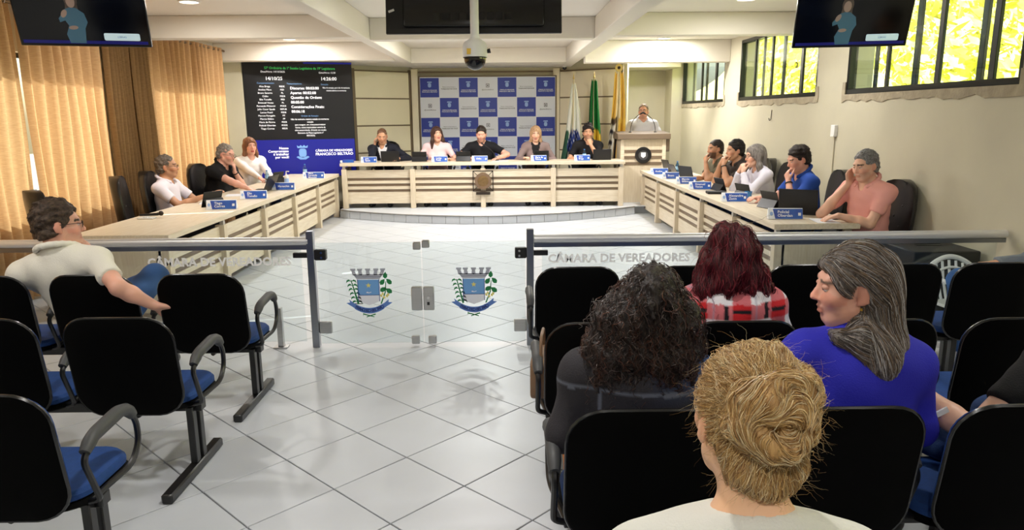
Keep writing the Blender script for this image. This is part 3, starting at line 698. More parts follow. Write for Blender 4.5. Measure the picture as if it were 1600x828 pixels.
# crest print
m_cg = M('crest_green', (24,122,66), .6); m_cb = M('crest_blue', (108,160,214), .6); m_cw = M('crest_white', (224,226,234), .6); m_cgr = M('crest_stone', (172,176,188), .6)
m_cr = M('crest_ribbon', (92,128,196), .6); m_cd = M('crest_ink', (44,62,132), .6); m_cy = M('crest_yellow', (222,212,120), .6)
def crest(parent, cx, cz, s_, y):
    e = bpy.data.objects.new('coat_of_arms', None); COL.objects.link(e); e.parent = parent; e.location = (cx,y,cz); e.scale = (s_,1,s_)
    def F(name, polys, mat, k): return flat(e, name, polys, -.0008*k, mat)
    F('halo',[ell(0,.0,1.12,1.2,28)],M('crest_halo',(226,234,238),.6),0) if False else None
    F('shield_upper',[[(-.47,.53),(.47,.53),(.47,-.17),(-.47,-.17)]],m_cb,2)
    F('shield_lower',[[(-.47,-.17),(.47,-.17),(.47,-.45),(.25,-.55),(0,-.64),(-.25,-.55),(-.47,-.45)]],m_cw,2)
    F('shield_line',[[(-.49,.54),(-.46,.54),(-.46,-.46),(-.49,-.46)],[(.46,.54),(.49,.54),(.49,-.46),(.46,-.46)],[(-.49,-.185),(.49,-.185),(.49,-.16),(-.49,-.16)]],m_cd,3)
    st = [( (.13 if k%2==0 else .055)*math.sin(2*PI*k/10), .27+(.13 if k%2==0 else .055)*math.cos(2*PI*k/10)) for k in range(10)]
    F('star',[st],m_cy,3); F('tool_mark',[ell(-.06,-.05,.05,.03,10),[(-.02,-.09),(.12,-.05),(.12,-.02),(-.02,-.06)]],m_cw,3)
    crown = [[(-.50,.55),(.50,.55),(.66,.78),(-.66,.78)]]
    for k,x in enumerate((-.62,-.34,0,.34,.62)):
        crown.append([(x*.95-.09,.73),(x*.95+.09,.73),(x*1.06+.075,.96),(x*1.06-.075,.96)]); crown.append([(x*1.06-.11,.95),(x*1.06+.11,.95),(x*1.06+.115,1.04),(x*1.06-.115,1.04)])
    F('mural_crown',crown,m_cgr,2)
    F('crown_slots',[ell(x,.76,.035,.035,8) for x in (-.3,0,.3)]+[[(-.58,.655),(.58,.655),(.585,.67),(-.585,.67)]],M('crest_slot',(84,86,98),.6),3)
    corn = [[(-.78,.52),(-.74,.52),(-.44,-.56),(-.52,-.60)]]
    for k in range(6):
        z = .45-.19*k; x = -.755+.045*k
        for sg in (-1,1):
            corn.append([(x,z),(x+sg*.10,z+.10),(x+sg*.2,z+.06),(x+sg*.23,z-.07),(x+sg*.16,z+.0),(x+sg*.09,z+.02)][::sg])
    F('corn_stalk',corn,m_cg,2)
    stem = [[(.76,.45),(.79,.45),(.76,-.05),(.56,-.58),(.50,-.57),(.71,-.05)]]
    lv = []
    for (x,z,r,a_) in ((.76,.72,.15,1.5),(.62,.42,.16,.9),(.92,.44,.16,2.3),(.64,.08,.16,.6),(.90,.02,.17,2.5)):
        lv.append([(x+math.cos(a_)*u*r-math.sin(a_)*v*r, z+math.sin(a_)*u*r+math.cos(a_)*v*r) for u,v in ((-1.0,0),(-.5,.6),(.2,.62),(1.1,0),(.2,-.62),(-.5,-.6))])
    F('bean_leaves',stem+lv,m_cg,2); F('bean_flowers',[ell(x,z,.05,.07,8,.4) for x,z in ((.55,-.2),(.68,-.28),(.80,-.22),(.62,-.12),(.86,-.15))],m_cy,3)
    rib = []
    top = []; bot = []
    for k in range(15):
        x = -.66+1.32*k/14; z = -.92+.22*(abs(x)/.66)**2; top.append((x,z+.16)); bot.append((x,z-.10))
    F('ribbon',[top+bot[::-1]],m_cr,4)
    F('ribbon_tail',[[(-.62,-.58),(-.62,-.80),(-1.02,-.53),(-.85,-.50),(-.90,-.36)]],m_cr,3); F('ribbon_tail',[[(.62,-.58),(.62,-.80),(1.04,-.52),(.86,-.50),(.88,-.36)]],m_cr,3)
    F('stems_crossed',[[(-.25,-1.02),(.2,-1.16),(.2,-1.2),(-.28,-1.07)],[(.25,-1.02),(-.15,-1.16),(-.15,-1.2),(.28,-1.07)],[(-.3,-1.0),(-.26,-1.0),(-.3,-1.16)]],m_cg,3)
    w = 'FRANCISCO BELTRÃO'
    for k,ch in enumerate(w):
        if ch == ' ': continue
        x = -.58+1.16*k/(len(w)-1); z = -.90+.22*(abs(x)/.66)**2
        text(ch,.20,m_cd,e,(x,-.0045,z+.01),rot=(PI/2,-.6*x,0),name='ribbon_letter',bold=.006)
    return e
def gate(label, x0, x1, side, ccx):
    t = thing('gate_leaf', label, 'gate', ((x0+x1)/2,YG,0), group='leaves of the glass gate'); c = (x0+x1)/2
    MB().box(x0-c,-.005,.03,x1-c,.005,.85).build('glass_pane', m_gl, t, smooth=False)
    xi = (x1-c) if side<0 else (x0-c)
    s_ = -1 if side<0 else 1
    def cl(name, a_, b_, z0, z1, d=.02): 
        lo, hi = sorted((xi+s_*a_, xi+s_*b_)); return MB().box(lo,-d,z0,hi,d,z1).build(name, m_steel, t, bev=.006)
    cl('top_clamp',.0,.06,.79+(.015 if side>0 else 0),.85+(.015 if side>0 else 0)); p = cl('lock_plate',.0,.085,.30,.49,.024)
    cl('bottom_clamp',.03,.095,.02,.085)
    if side>0:
        MB().lathe([(.012,-.002),(.012,.006)],12,(xi+.04,-.026,.405),Rx).build('lock_button', m_chrome, p); MB().box(xi+.03,-.03,.345,xi+.05,-.024,.37).build('key_slot', m_black, p)
    crest(t, ccx-c, .458, .178, -.0075)
    return t
gate('left glass gate leaf with printed coat of arms and steel clamps',-1.475,-.655,-1,-1.077)
gate('right glass gate leaf with printed coat of arms and lock',-.645,.165,1,-.243)

# ------------------------------------------------------------------ public seating
m_shell = M('chair_shell', (3,3,3), .7, spec=.06); m_rim = M('chair_rim', (14,14,15), .25, spec=.7)
m_fab = M('blue_fabric', (18,62,126), .85, var=.2, vs=40, bump=.15, bs=300)
m_bar = M('black_steel', (16,16,17), .35, spec=.6)
m_pad = M('armrest_pad', (62,63,64), .55, bump=.05, bs=200)
def shell_rows(w, h, n_s, bulge):
    """rounded-rectangle outline, x across, z up from 0"""
    return rrect(w, h, min(w,h)*.26, 6, 0, h/2)
def make_public_chair():
    t = thing('public_chair','', 'chair')
    W_, H_ = .51, .51
    out = rrect(W_, H_, .125, 6, 0, H_/2)
    tilt = .16
    def bk(y0, y1, sc, name, mat, crv=.05):
        m = MB(); n = len(out); vs = []
        for (yy, s_) in ((y0,sc*.965),(y0+(y1-y0)*.25,sc),(y1-(y1-y0)*.25,sc),(y1,sc*.965)):
            for (x,z) in out:
                x2 = x*s_; z2 = H_/2+(z-H_/2)*s_
                vs.append((x2, yy - tilt*z2 + crv*(1-(x2/.26)**2)*-.5, .40+z2))
        cen = [(0, y0-tilt*H_/2-crv*.5, .40+H_/2), (0, y1-tilt*H_/2-crv*.5, .40+H_/2)]
        fs = []
        for r_ in range(3): fs += [(r_*n+k, r_*n+(k+1)%n, (r_+1)*n+(k+1)%n, (r_+1)*n+k) for k in range(n)]
        # inner rings for a smooth face
        base = len(vs)
        for (yy, off) in ((y0,0),(y1,3*n)):
            b2 = len(vs)
            for (x,z) in out:
                x2 = x*sc*.55; z2 = H_/2+(z-H_/2)*sc*.55; vs.append((x2, yy-tilt*z2-crv*.5*(1-(x2/.26)**2), .40+z2))
            vs.append((0, yy-tilt*H_/2-crv*.5, .40+H_/2)); ci = len(vs)-1
            for k in range(n):
                q_ = (off+k, off+(k+1)%n, b2+(k+1)%n, b2+k); tr = (b2+k, b2+(k+1)%n, ci)
                fs += [q_[::-1], tr[::-1]] if off==0 else [q_, tr]
        return m.add(vs, [f_[::-1] for f_ in fs]).build(name, mat, t)
    b = bk(.0,.022,1.0,'backrest',m_shell); bk(.024,.055,.95,'back_cushion',m_fab)
    rimpts = [(x*1.0, .011-tilt*z-.025*(1-(x/.26)**2), .40+z) for (x,z) in out]
    MB().tube(rimpts,.0075,6,closed=True).build('rim', m_rim, b)
    # seat
    so = rrect(.50,.44,.12,6,0,.27); n = len(so)
    def pad(z0,z1,sc,name,mat,crown=0):
        m = MB(); vs = []
        for (zz,s_) in ((z0,sc*.95),(z0+.01,sc),(z1-.015,sc),(z1,sc*.95)):
            vs += [(x*s_, .27+(y-.27)*s_, zz) for (x,y) in so]
        vs += [(x*.55, .27+(y-.27)*.55, z1+crown) for (x,y) in so]+[(0,.27,z1+crown*1.1)]
        fs = [tuple(range(n))[::-1]]
        for r_ in range(4): fs += [(r_*n+k, r_*n+(k+1)%n, (r_+1)*n+(k+1)%n, (r_+1)*n+k) for k in range(n)]
        fs += [(4*n+k, 4*n+(k+1)%n, 5*n) for k in range(n)]
        return m.add(vs,fs).build(name,mat,t)
    pad(.385,.412,1.0,'seat_shell',m_shell); pad(.412,.455,.97,'seat_cushion',m_fab,.012)
    # back strut
    MB().tube([(0,.30,.375),(0,.03,.378)],.014,8).build('back_bracket', m_bar, t)
    return t
def make_arm(side):
    x = side*.285
    a_ = MB().tube(fillet([(x-side*.05,.13,.395),(x,.12,.41),(x,.045,.60),(x,.09,.645),(x,.36,.665),(x,.425,.60),(x,.43,.50),(x,.36,.43),(x-side*.05,.13,.395)],.05,5),.0125,8)
    return a_, x
pc = make_public_chair()
def add_arm(t, side, padded=True):
    a_, x = make_arm(side)
    o = a_.build('armrest', m_bar, t)
    if padded:
        pts = fillet([(x,.06,.628),(x,.12,.668),(x,.30,.684),(x,.365,.668),(x,.40,.63)],.05,4)
        MB().tube(pts,[.02]+[.026]*(len(pts)-2)+[.022],10).build('armrest_pad', m_pad, o)
# a plain copy of the chair without armrest, kept as the second kind (armrest on the other side)
pc_plain = pc
def make_second():
    r = pc.copy(); COL.objects.link(r)
    for ch in list(pc.children):
        c = ch.copy(); COL.objects.link(c); c.parent = r
        for g in list(ch.children): d = g.copy(); COL.objects.link(d); d.parent = c
    return r
pc2 = make_second()
add_arm(pc, 1); add_arm(pc2, -1)
def place_row(proto, xs, y, labels, side, beam_label, used=[]):
    for x, lb in zip(xs, labels):
        if proto.name not in used:
            used.append(proto.name); t = proto; t.location = (x,y,0); tag(t, lb, 'chair', 'black and blue public chairs')
        else: dup(proto, (x,y,0), 0, lb, 'black and blue public chairs')
    a_, b_ = min(xs), max(xs); c = (a_+b_)/2
    bm = thing('seating_beam', beam_label, 'bench frame', (c,y,0), group='black steel seating beams')
    MB().box(a_-c-.24,.20,.325,b_-c+.24,.26,.378).build('cross_beam', m_bar, bm, bev=.004)
    for x in ([a_-c+.05, b_-c+.19] if side > 0 else [a_-c-.19, b_-c-.05]):
        l_ = MB(); l_.box(x-.018,.165,.05,x+.018,.21,.36); l_.box(x-.018,.245,.05,x+.018,.29,.36); o = l_.build('leg', m_bar, bm, bev=.004)
        MB().box(x-.028,-.16,0,x+.028,.48,.05).build('foot_bar', m_bar, o, bev=.008)
LX = [-1.82,-2.46,-3.10,-3.74]
place_row(pc, LX[:4], 4.26, ['black public chair with blue seat, front left row beside the gate','black public chair under the man in the white polo shirt','black public chair left of the man in the white polo shirt','black public chair at the left edge of the front left row'], 1, 'black steel frame under the front left row of chairs')
place_row(pc, LX[:3], 3.32, ['black public chair with blue seat at the aisle, second left row','black public chair second from the aisle in the second left row','black public chair third from the aisle in the second left row'], 1, 'black steel frame under the second left row of chairs')
place_row(pc, LX[:2], 2.38, ['black public chair with blue seat and armrest in the lower left corner','black public chair left of the lower left corner chair'], 1, 'black steel frame under the nearest left row of chairs')
place_row(pc2, [.45,1.16,1.86,2.44,3.02], 4.34, ['black public chair right behind the right gate post','black public chair in the front right row, left of the red hair','black public chair in the front right row, between the red hair and the grey hair','black public chair in the front right row, just right of the grey hair','black public chair in the front right row before the man in jeans'], -1, 'black steel frame under the front right row of chairs')
place_row(pc2, [.44,1.07,1.70,2.33,2.96], 3.15, ['black public chair holding the brown handbag beside the aisle','black public chair under the woman in the checked shirt','black public chair hidden in front of the woman in the blue blouse','black public chair in the second right row, right of the woman in blue','black public chair at the right edge of the second right row'], -1, 'black steel frame under the second right row of chairs')
place_row(pc2, [.45,1.09,1.69], 2.19, ['black public chair under the woman with dark curly hair','black public chair under the woman in the blue blouse','black public chair in the lower right corner'], -1, 'black steel frame under the third right row of chairs')
place_row(pc2, [.43], .88, ['black public chair under the blonde woman with a bun'], -1, 'black steel frame under the blonde woman\'s chair')

# ------------------------------------------------------------------ high-backed office chairs
m_lea = M('black_leather', (20,19,19), .32, spec=.55, bump=.12, bs=90)
def make_office_chair():
    t = thing('office_chair','', 'chair')
    # back: padded shield, faces +y ; origin at floor under the seat centre
    W_ = [(.50,.21),(.60,.235),(.75,.25),(.90,.25),(1.02,.235),(1.10,.20),(1.15,.14),(1.17,.06)]
    vs = []; N = 20
    for (z,w) in W_:
        yb = -.25 - .10*(z-.5)
        for k in range(N):
            a_ = 2*PI*k/N; vs.append((w*math.copysign(abs(math.cos(a_))**.7,math.cos(a_)), yb+.055*math.copysign(abs(math.sin(a_))**.8,math.sin(a_))-.04*(1-(abs(math.cos(a_)))**2)*0+.06*(math.cos(a_)**2), z))
    fs = [tuple(range(N))[::-1], tuple(range((len(W_)-1)*N,len(W_)*N))]
    for r_ in range(len(W_)-1): fs += [(r_*N+k, r_*N+(k+1)%N, (r_+1)*N+(k+1)%N, (r_+1)*N+k) for k in range(N)]
    b = MB().add(vs,fs).build('backrest', m_lea, t)
    for (x,z) in ((-.09,.72),(.09,.72),(0,.82),(-.09,.92),(.09,.92)): MB().sphere((x,-.25-.10*(z-.5)+.054,z),(.016,.006,.016),8,6).build('tuft_button', m_lea, b)
    so = rrect(.50,.48,.12,5,0,0); n = len(so); vs = []
    for (zz,s_) in ((.40,.92),(.42,1),(.47,1),(.495,.93)): vs += [(x*s_,y*s_,zz) for x,y in so]
    vs.append((0,0,.505)); fs = [tuple(range(n))[::-1]]
    for r_ in range(3): fs += [(r_*n+k, r_*n+(k+1)%n, (r_+1)*n+(k+1)%n, (r_+1)*n+k) for k in range(n)]
    fs += [(3*n+k,3*n+(k+1)%n,4*n) for k in range(n)]
    MB().add(vs,fs).build('seat', m_lea, t)
    for s_ in (-1,1):
        MB().tube(fillet([(s_*.24,.14,.42),(s_*.30,.15,.46),(s_*.30,.13,.66),(s_*.30,-.14,.66),(s_*.27,-.22,.60)],.05),.018,8).build('armrest', m_black, t)
    MB().tube([(0,0,.10),(0,0,.41)],[.03,.025],12).build('gas_column', m_chrome, t)
    for k in range(5):
        a_ = 2*PI*k/5+.3; l_ = MB().tube([(0,0,.12),(.15*math.cos(a_),.15*math.sin(a_),.10),(.29*math.cos(a_),.29*math.sin(a_),.075)],[.028,.022,.016],8).build('base_arm', m_black, t)
        MB().sphere((.29*math.cos(a_),.29*math.sin(a_),.032),(.03,.03,.032),10,8).build('caster', m_black, l_)
    return t
oc = make_office_chair()
ocs = [(-4.18,6.95,-.15,-PI/2+.8,'empty black leather office chair nearest the railing, behind the man in white polo'),
       (-4.14,8.38,-.1,-PI/2+.3,'empty black leather office chair just left of the grey-shirted councillor'),
       (-4.16,9.08,0,-PI/2+.1,'black leather office chair under the councillor in the pale polo shirt'),
       (-4.16,10.42,0,-PI/2-.25,'black leather office chair under the councillor in the black polo shirt'),
       (-4.24,12.15,0,-PI/2-.75,'black leather office chair under the woman in white at the left table'),
       (3.62,6.92,0,PI/2+.25,'black leather office chair under the man in the pink polo shirt'),
       (3.62,8.25,0,PI/2+.0,'black leather office chair under the man in the royal blue polo shirt'),
       (3.60,9.6,0,PI/2+.2,'black leather office chair under the grey-haired woman in white'),
       (3.6,10.5,0,PI/2,'black leather office chair under the man beside the grey-haired woman'),
       (3.6,11.4,0,PI/2,'black leather office chair under the man in the olive shirt'),
       (-2.3,14.45,.15,PI,'black office chair under the man in the dark jacket'),
       (-1.27,14.45,.15,PI,'black office chair under the woman in the pink shirt'),
       (-.41,14.4,.15,PI,'black office chair under the man in black at the head table centre'),
       (.62,14.4,.15,PI,'black office chair under the blonde woman at the head table'),
       (1.62,14.4,.15,PI,'black office chair under the curly-haired man by the flags')]
for k,(x,y,z,rz,lb) in enumerate(ocs):
    z = .15 if z == .15 else 0
    if k == 0: oc.location = (x,y,z); oc.rotation_euler = (0,0,rz); tag(oc, lb, 'chair', 'black leather office chairs')
    else:
        o = dup(oc,(x,y,z),rz,lb)

# ------------------------------------------------------------------ subwoofer, plastic chair, wall box
t = thing('subwoofer','black boxy subwoofer on the floor against the right wall','speaker',(3.68,6.15,0))
MB().box(-.28,-.35,.01,.28,.30,.68).build('cabinet', M('speaker_black',(24,24,25),.6,bump=.1,bs=200), t, bev=.01)
MB().box(-.1,-.06,.678,.12,-.03,.684).build('handle_slot', m_black, t); MB().box(-.06,.03,.678,.16,.06,.684).build('handle_slot', m_black, t)
MB().box(-.24,-.356,.05,.24,-.348,.55).build('grille', M('grille',(16,16,17),.8), t, bev=.004)
m_pl = M('white_resin', (214,222,222), .4)
def plastic_chair(label, x, y, rz):
    t = thing('plastic_chair', label, 'chair', (x,y,0), rz, group='white plastic garden chairs')
    MB().prism(rrect(.46,.44,.1,5),.40,.425).build('seat', m_pl, t, bev=.004)
    b = MB(); top = []
    NB = 9
    for k in range(NB):
        a_ = -.9+1.8*k/(NB-1); x_ = .23*math.sin(a_)/math.sin(.9); y_ = -.22+.05*(math.sin(a_)**2)
        s_ = MB().tube([(x_*.85,y_,.42),(x_,y_-.05,.60),(x_*1.02,y_-.08,.76-.10*(x_/.23)**2)],.012,6).build('back_slat', m_pl, t)
    pts = [(.235*math.sin(-.95+1.9*k/20)/math.sin(.95), -.30+.05*(math.sin(-.95+1.9*k/20)**2), .79-.11*(math.sin(-.95+1.9*k/20)/math.sin(.95))**2) for k in range(21)]
    MB().tube(pts,.022,8).build('back_rim', m_pl, t)
    pts2 = [(p[0]*1.0,p[1]+.03,p[2]-.09) for p in pts]; MB().tube(pts2,.012,6).build('back_rail', m_pl, t)
    for s_ in (-1,1):
        MB().tube(fillet([(s_*.25,-.24,.66),(s_*.27,-.1,.64),(s_*.27,.18,.64),(s_*.25,.22,.42)],.06),.02,8).build('armrest', m_pl, t)
        for y_ in (-.2,.2): MB().tube([(s_*.2,y_,.41),(s_*.25,y_*1.25,0)],[.024,.02],8).build('leg', m_pl, t)
    return t
plastic_chair('white plastic garden chair in front of the black subwoofer',3.56,5.26,PI+.15).scale = (.9,.9,.88)
plastic_chair('white plastic garden chair under the man in jeans at the right edge',3.78,4.72,PI/2-.45)
t = thing('wall_socket_box','small white switch box with conduit on the right wall','switch box',(4.0,8.72,1.60))
MB().box(-.045,-.05,-.07,0,.05,.07).build('box', m_white, t, bev=.005); MB().tube([(-.012,0,-.07),(-.012,.0,-.85)],.008,6).build('conduit', m_wall, t)
t = thing('wall_hook','bent wire hook on the right wall under the middle window','hook',(4.0,10.85,1.72))
MB().tube(fillet([(-.005,0,.14),(-.012,0,.0),(-.02,.04,-.02),(-.02,.06,.02)],.02),.005,6).build('wire', m_iron, t)
# ------------------------------------------------------------------ implicit-surface modeller for people
V = lambda *a: np.array(a, float)
def nrm(v): v = np.asarray(v, float); return v/ (np.linalg.norm(v)+1e-9)
def cap(a, b, ra, rb=None, k=.02, inf=0., clip=(), op='u'):
    return dict(t='c', a=np.asarray(a,float), b=np.asarray(b,float), ra=ra, rb=ra if rb is None else rb, k=k, inf=inf, clip=clip, op=op)
def elo(c, rad, R=None, k=.02, inf=0., clip=(), op='u'):
    return dict(t='e', c=np.asarray(c,float), r=np.asarray(rad,float), R=np.eye(3) if R is None else R, k=k, inf=inf, clip=clip, op=op)
def infl(ps, d, clip=()):
    out = []
    for p in ps: q_ = dict(p); q_['inf'] = p['inf']+d; q_['clip'] = tuple(p['clip'])+tuple(clip); out.append(q_)
    return out
def pbox(p):
    if p['t'] == 'c':
        r = np.array([[p['ra']],[p['rb']]]); pts = np.stack([p['a'],p['b']]); lo = (pts-r).min(0); hi = (pts+r).max(0)
    else:
        e = np.abs(p['R'])@p['r']; lo, hi = p['c']-e, p['c']+e
    return lo-p['inf'], hi+p['inf']
def pdist(p, X):
    if p['t'] == 'c':
        pa = X-p['a']; ba = p['b']-p['a']; L2 = ba@ba+1e-12; h = np.clip(pa@ba/L2, 0, 1)
        d = np.linalg.norm(pa-h[...,None]*ba, axis=-1)-(p['ra']+(p['rb']-p['ra'])*h)
    else:
        q_ = (X-p['c'])@p['R']; k0 = np.linalg.norm(q_/p['r'],axis=-1); k1 = np.linalg.norm(q_/p['r']**2,axis=-1); d = k0*(k0-1)/np.maximum(k1,1e-6)
    d = d-p['inf']
    for (pt, n) in p['clip']: d = np.maximum(d, (X-np.asarray(pt))@np.asarray(n))
    return d
def sdf_mesh(prims, vox, noise=None, cuts=(), kcut=.008):
    los, his = zip(*[pbox(p) for p in prims if p['op']=='u'])
    lo = np.min(los,0)-vox*3; hi = np.max(his,0)+vox*3
    n = np.ceil((hi-lo)/vox).astype(int)+1
    F = np.full(n, .5, np.float32)
    ax = [lo[i]+vox*np.arange(n[i]) for i in range(3)]
    for p in prims:
        a, b = pbox(p); m = p['k']+2.5*vox
        i0 = np.maximum(((a-m-lo)/vox).astype(int),0); i1 = np.minimum(((b+m-lo)/vox).astype(int)+2, n)
        if (i1<=i0).any(): continue
        sl = tuple(slice(i0[i],i1[i]) for i in range(3))
        X = np.stack(np.meshgrid(*[ax[i][sl[i]] for i in range(3)], indexing='ij'), -1)
        d = pdist(p, X); f = F[sl]; k = max(p['k'],1e-4)
        if p['op'] == 'u': h = np.clip(.5+.5*(f-d)/k,0,1); F[sl] = f+(d-f)*h-k*h*(1-h)
        else: h = np.clip(.5-.5*(f+d)/k,0,1); F[sl] = f+(-d-f)*h+k*h*(1-h)
    if noise is not None or cuts:
        band = np.nonzero(np.abs(F)<.06); P = np.stack([ax[i][band[i]] for i in range(3)],-1); fb_ = F[band]
        if noise is not None: fb_ = fb_+noise(P)
        for (pt,nn) in cuts:
            d = (P-np.asarray(pt))@np.asarray(nn); h = np.clip(.5-.5*(fb_-d)/kcut,0,1); fb_ = fb_+(d-fb_)*h+kcut*h*(1-h)
        F[band] = fb_
        for (pt,nn) in cuts:      # remove whatever lies fully outside as well
            G = ((ax[0][:,None,None]-pt[0])*nn[0]+(ax[1][None,:,None]-pt[1])*nn[1]+(ax[2][None,None,:]-pt[2])*nn[2]).astype(np.float32)
            F = np.where(G>.03, np.maximum(F, .01), F)
    ins = F<0
    c = [ins[i:n[0]-1+i, j:n[1]-1+j, k:n[2]-1+k] for i in (0,1) for j in (0,1) for k in (0,1)]
    cnt = sum(x.astype(np.int8) for x in c); act = np.nonzero((cnt>0)&(cnt<8)); N = len(act[0])
    idx = np.full(cnt.shape, -1, np.int32); idx[act] = np.arange(N)
    off = [(i,j,k) for i in (0,1) for j in (0,1) for k in (0,1)]
    val = [F[act[0]+i,act[1]+j,act[2]+k] for (i,j,k) in off]
    acc = np.zeros((N,3)); num = np.zeros(N)
    for a in range(8):
        for b in range(a+1,8):
            da = np.array(off[b])-np.array(off[a])
            if np.abs(da).sum() != 1: continue
            va, vb = val[a], val[b]; m = (va<0)!=(vb<0)
            t = np.where(m, va/np.where(m, va-vb, 1), 0)
            acc += np.where(m[:,None], np.array(off[a])+t[:,None]*da, 0); num += m
    verts = lo+vox*(np.stack(act,-1)+acc/np.maximum(num,1)[:,None])
    faces = []
    for d in range(3):
        e = [1,2,0][d]; g = [2,0,1][d]
        s0 = [slice(None)]*3; s1 = [slice(None)]*3; s0[d] = slice(0,n[d]-1); s1[d] = slice(1,n[d])
        for ax2 in (e,g): s0[ax2] = slice(1,n[ax2]-1); s1[ax2] = slice(1,n[ax2]-1)
        A = ins[tuple(s0)]; B = ins[tuple(s1)]; w = np.nonzero(A!=B)
        if not len(w[0]): continue
        base = [None]*3; base[d] = w[d]; base[e] = w[e]; base[g] = w[g]
        def cell(de,dg):
            q_ = [None]*3; q_[d] = base[d]; q_[e] = base[e]+de; q_[g] = base[g]+dg; return idx[tuple(q_)]
        q4 = np.stack([cell(0,0),cell(1,0),cell(1,1),cell(0,1)],-1)
        flip = ~A[w]; q4[flip] = q4[flip][:,::-1]
        faces.append(q4)
    faces = np.concatenate(faces); faces = faces[(faces>=0).all(1)]
    return verts.astype(np.float32), faces
def mesh_np(name, verts, faces, mat, parent, cols=None):
    me = bpy.data.meshes.new(name); nv, nf = len(verts), len(faces)
    me.vertices.add(nv); me.vertices.foreach_set('co', np.ascontiguousarray(verts,dtype=np.float32).ravel())
    k = faces.shape[1]
    me.loops.add(nf*k); me.loops.foreach_set('vertex_index', np.ascontiguousarray(faces,dtype=np.int32).ravel())
    me.polygons.add(nf); me.polygons.foreach_set('loop_start', np.arange(0,nf*k,k,dtype=np.int32)); me.polygons.foreach_set('loop_total', np.full(nf,k,np.int32))
    me.update(calc_edges=True); me.validate(); me.shade_smooth(); me.materials.append(mat)
    if cols is not None: paint(me, cols)
    o = bpy.data.objects.new(name, me); COL.objects.link(o); o.parent = parent
    return o
def wob(seed, amp, sc):
    rs = np.random.RandomState(seed); K = rs.normal(size=(6,3))*sc; ph = rs.uniform(0,6.28,6)
    return lambda P: amp*sum(np.sin(P@K[i]+ph[i]) for i in range(6))/2.4
def rotm(yaw=0, pitch=0, roll=0):
    """columns = local axes (right, forward, up). yaw + turns left, pitch + looks down, roll + tips to the right"""
    return np.array(Matrix.Rotation(yaw,3,'Z') @ Matrix.Rotation(-pitch,3,'X') @ Matrix.Rotation(roll,3,'Y'))
def ik(S_, T_, l1, l2, pole):
    d = T_-S_; L_ = np.linalg.norm(d); L_ = min(L_, (l1+l2)*.999); dn = nrm(d); a = (l1*l1-l2*l2+L_*L_)/(2*L_); h = math.sqrt(max(l1*l1-a*a,1e-6))
    p = np.asarray(pole,float); p = nrm(p-dn*(p@dn)); return S_+dn*a+p*h, S_+dn*L_
def hand_prims(w, d, nv, side, curl=.5, s_=1., spread=.0):
    """w wrist, d finger direction, nv palm normal (the way the palm faces), side +1 when the thumb lies along cross(d,nv)"""
    d = nrm(d); nv = nrm(nv-d*(np.asarray(nv)@d)); lat = np.cross(d,nv); P = []
    ls = [.068,.077,.071,.055]
    for i in range(4):
        o = (1.5-i)*.0205*side
        kn = w+d*.088*s_*(1-.04*abs(i-1.2))+lat*o*s_
        P.append(cap(w+lat*o*.55+d*.01, kn, .0145*s_, .0115*s_, .012))
        a = .15+curl*.75; cur = kn; dir_ = d+lat*spread*(1.5-i)*side
        for j,(fr,r0_,r1_) in enumerate(((.46,.0098,.0090),(.30,.0090,.0082),(.24,.0082,.0066))):
            dd_ = nrm(dir_*math.cos(a)+nv*math.sin(a)); nx = cur+dd_*ls[i]*fr*s_; P.append(cap(cur,nx,r0_*s_,r1_*s_,.003)); cur = nx; a += curl*.95
    th = w+d*.022*s_+lat*side*.022*s_+nv*.006
    t1 = th+nrm(d*.62+lat*side*.62+nv*.35)*.042*s_; t2 = t1+nrm(d*.85+lat*side*.2+nv*(.25+.4*curl))*.034*s_; t3 = t2+nrm(d*.9-lat*side*.05+nv*(.3+.5*curl))*.026*s_
    P += [cap(th,t1,.0155*s_,.0115*s_,.010), cap(t1,t2,.0110*s_,.0098*s_,.003), cap(t2,t3,.0098*s_,.0072*s_,.003)]
    return P
def head_prims(hc, R, s_=1., fem=False, detail=True):
    T = lambda *p: hc+R@(V(*p)*s_)
    def E(c,r,k=.02,op='u',Rl=None): return elo(T(*c), V(*r)*s_, R if Rl is None else R@Rl, k*s_, op=op)
    def C(a,b,ra,rb,k=.015): return cap(T(*a),T(*b),ra*s_,rb*s_,k*s_)
    j = .92 if fem else 1.
    P = [E((0,-.012,.035),(.075,.097,.086)), E((0,.028,-.03),(.060*j,.068,.082),.03), E((0,.062,-.088),(.027*j,.025,.022),.02)]
    for q_ in (-1,1):
        P += [C((q_*.054*j,.005,-.05),(q_*.022*j,.062,-.09),.020,.017,.02), E((q_*.038,.062,-.018),(.026,.024,.026),.02)]
        er = np.array(Matrix.Rotation(q_*.35,3,'Z'))
        P += [E((q_*.079,-.012,-.004),(.009,.020,.032),.004,Rl=er), E((q_*.076,.002,-.026),(.008,.009,.010),.004)]
    P += [C((-.034,.079,.036),(.034,.079,.036),.011,.011,.014)]
    if detail:
        for q_ in (-1,1): P.append(E((q_*.031,.099,.014),(.017,.014,.011),.012,'s'))
    P += [C((0,.088,.022),(0,.110,-.016),.0075,.0105,.010), E((0,.108,-.020),(.011,.012,.009),.006)]
    for q_ in (-1,1): P.append(E((q_*.011,.099,-.024),(.008,.010,.007),.005))
    if detail:
        P += [E((0,.091,-.0515),(.023*(1.05 if fem else 1),.010,.0058),.006), E((0,.089,-.064),(.021,.011,.0065),.006), E((0,.104,-.0577),(.024,.008,.0016),.003,'s')]
    return P
def hair_mat(name, dark, light, short=False):
    if short: return M(name+'_short', light, .55, col2=dark, var=.4, vs=70, bump=.6, bs=160, spec=.35)
    return M(name, light, .45, col2=dark, var=.4, vs=1.6, vstretch=(60,60,6), bump=.5, bs=3.0, bstretch=(90,90,8), spec=.4)
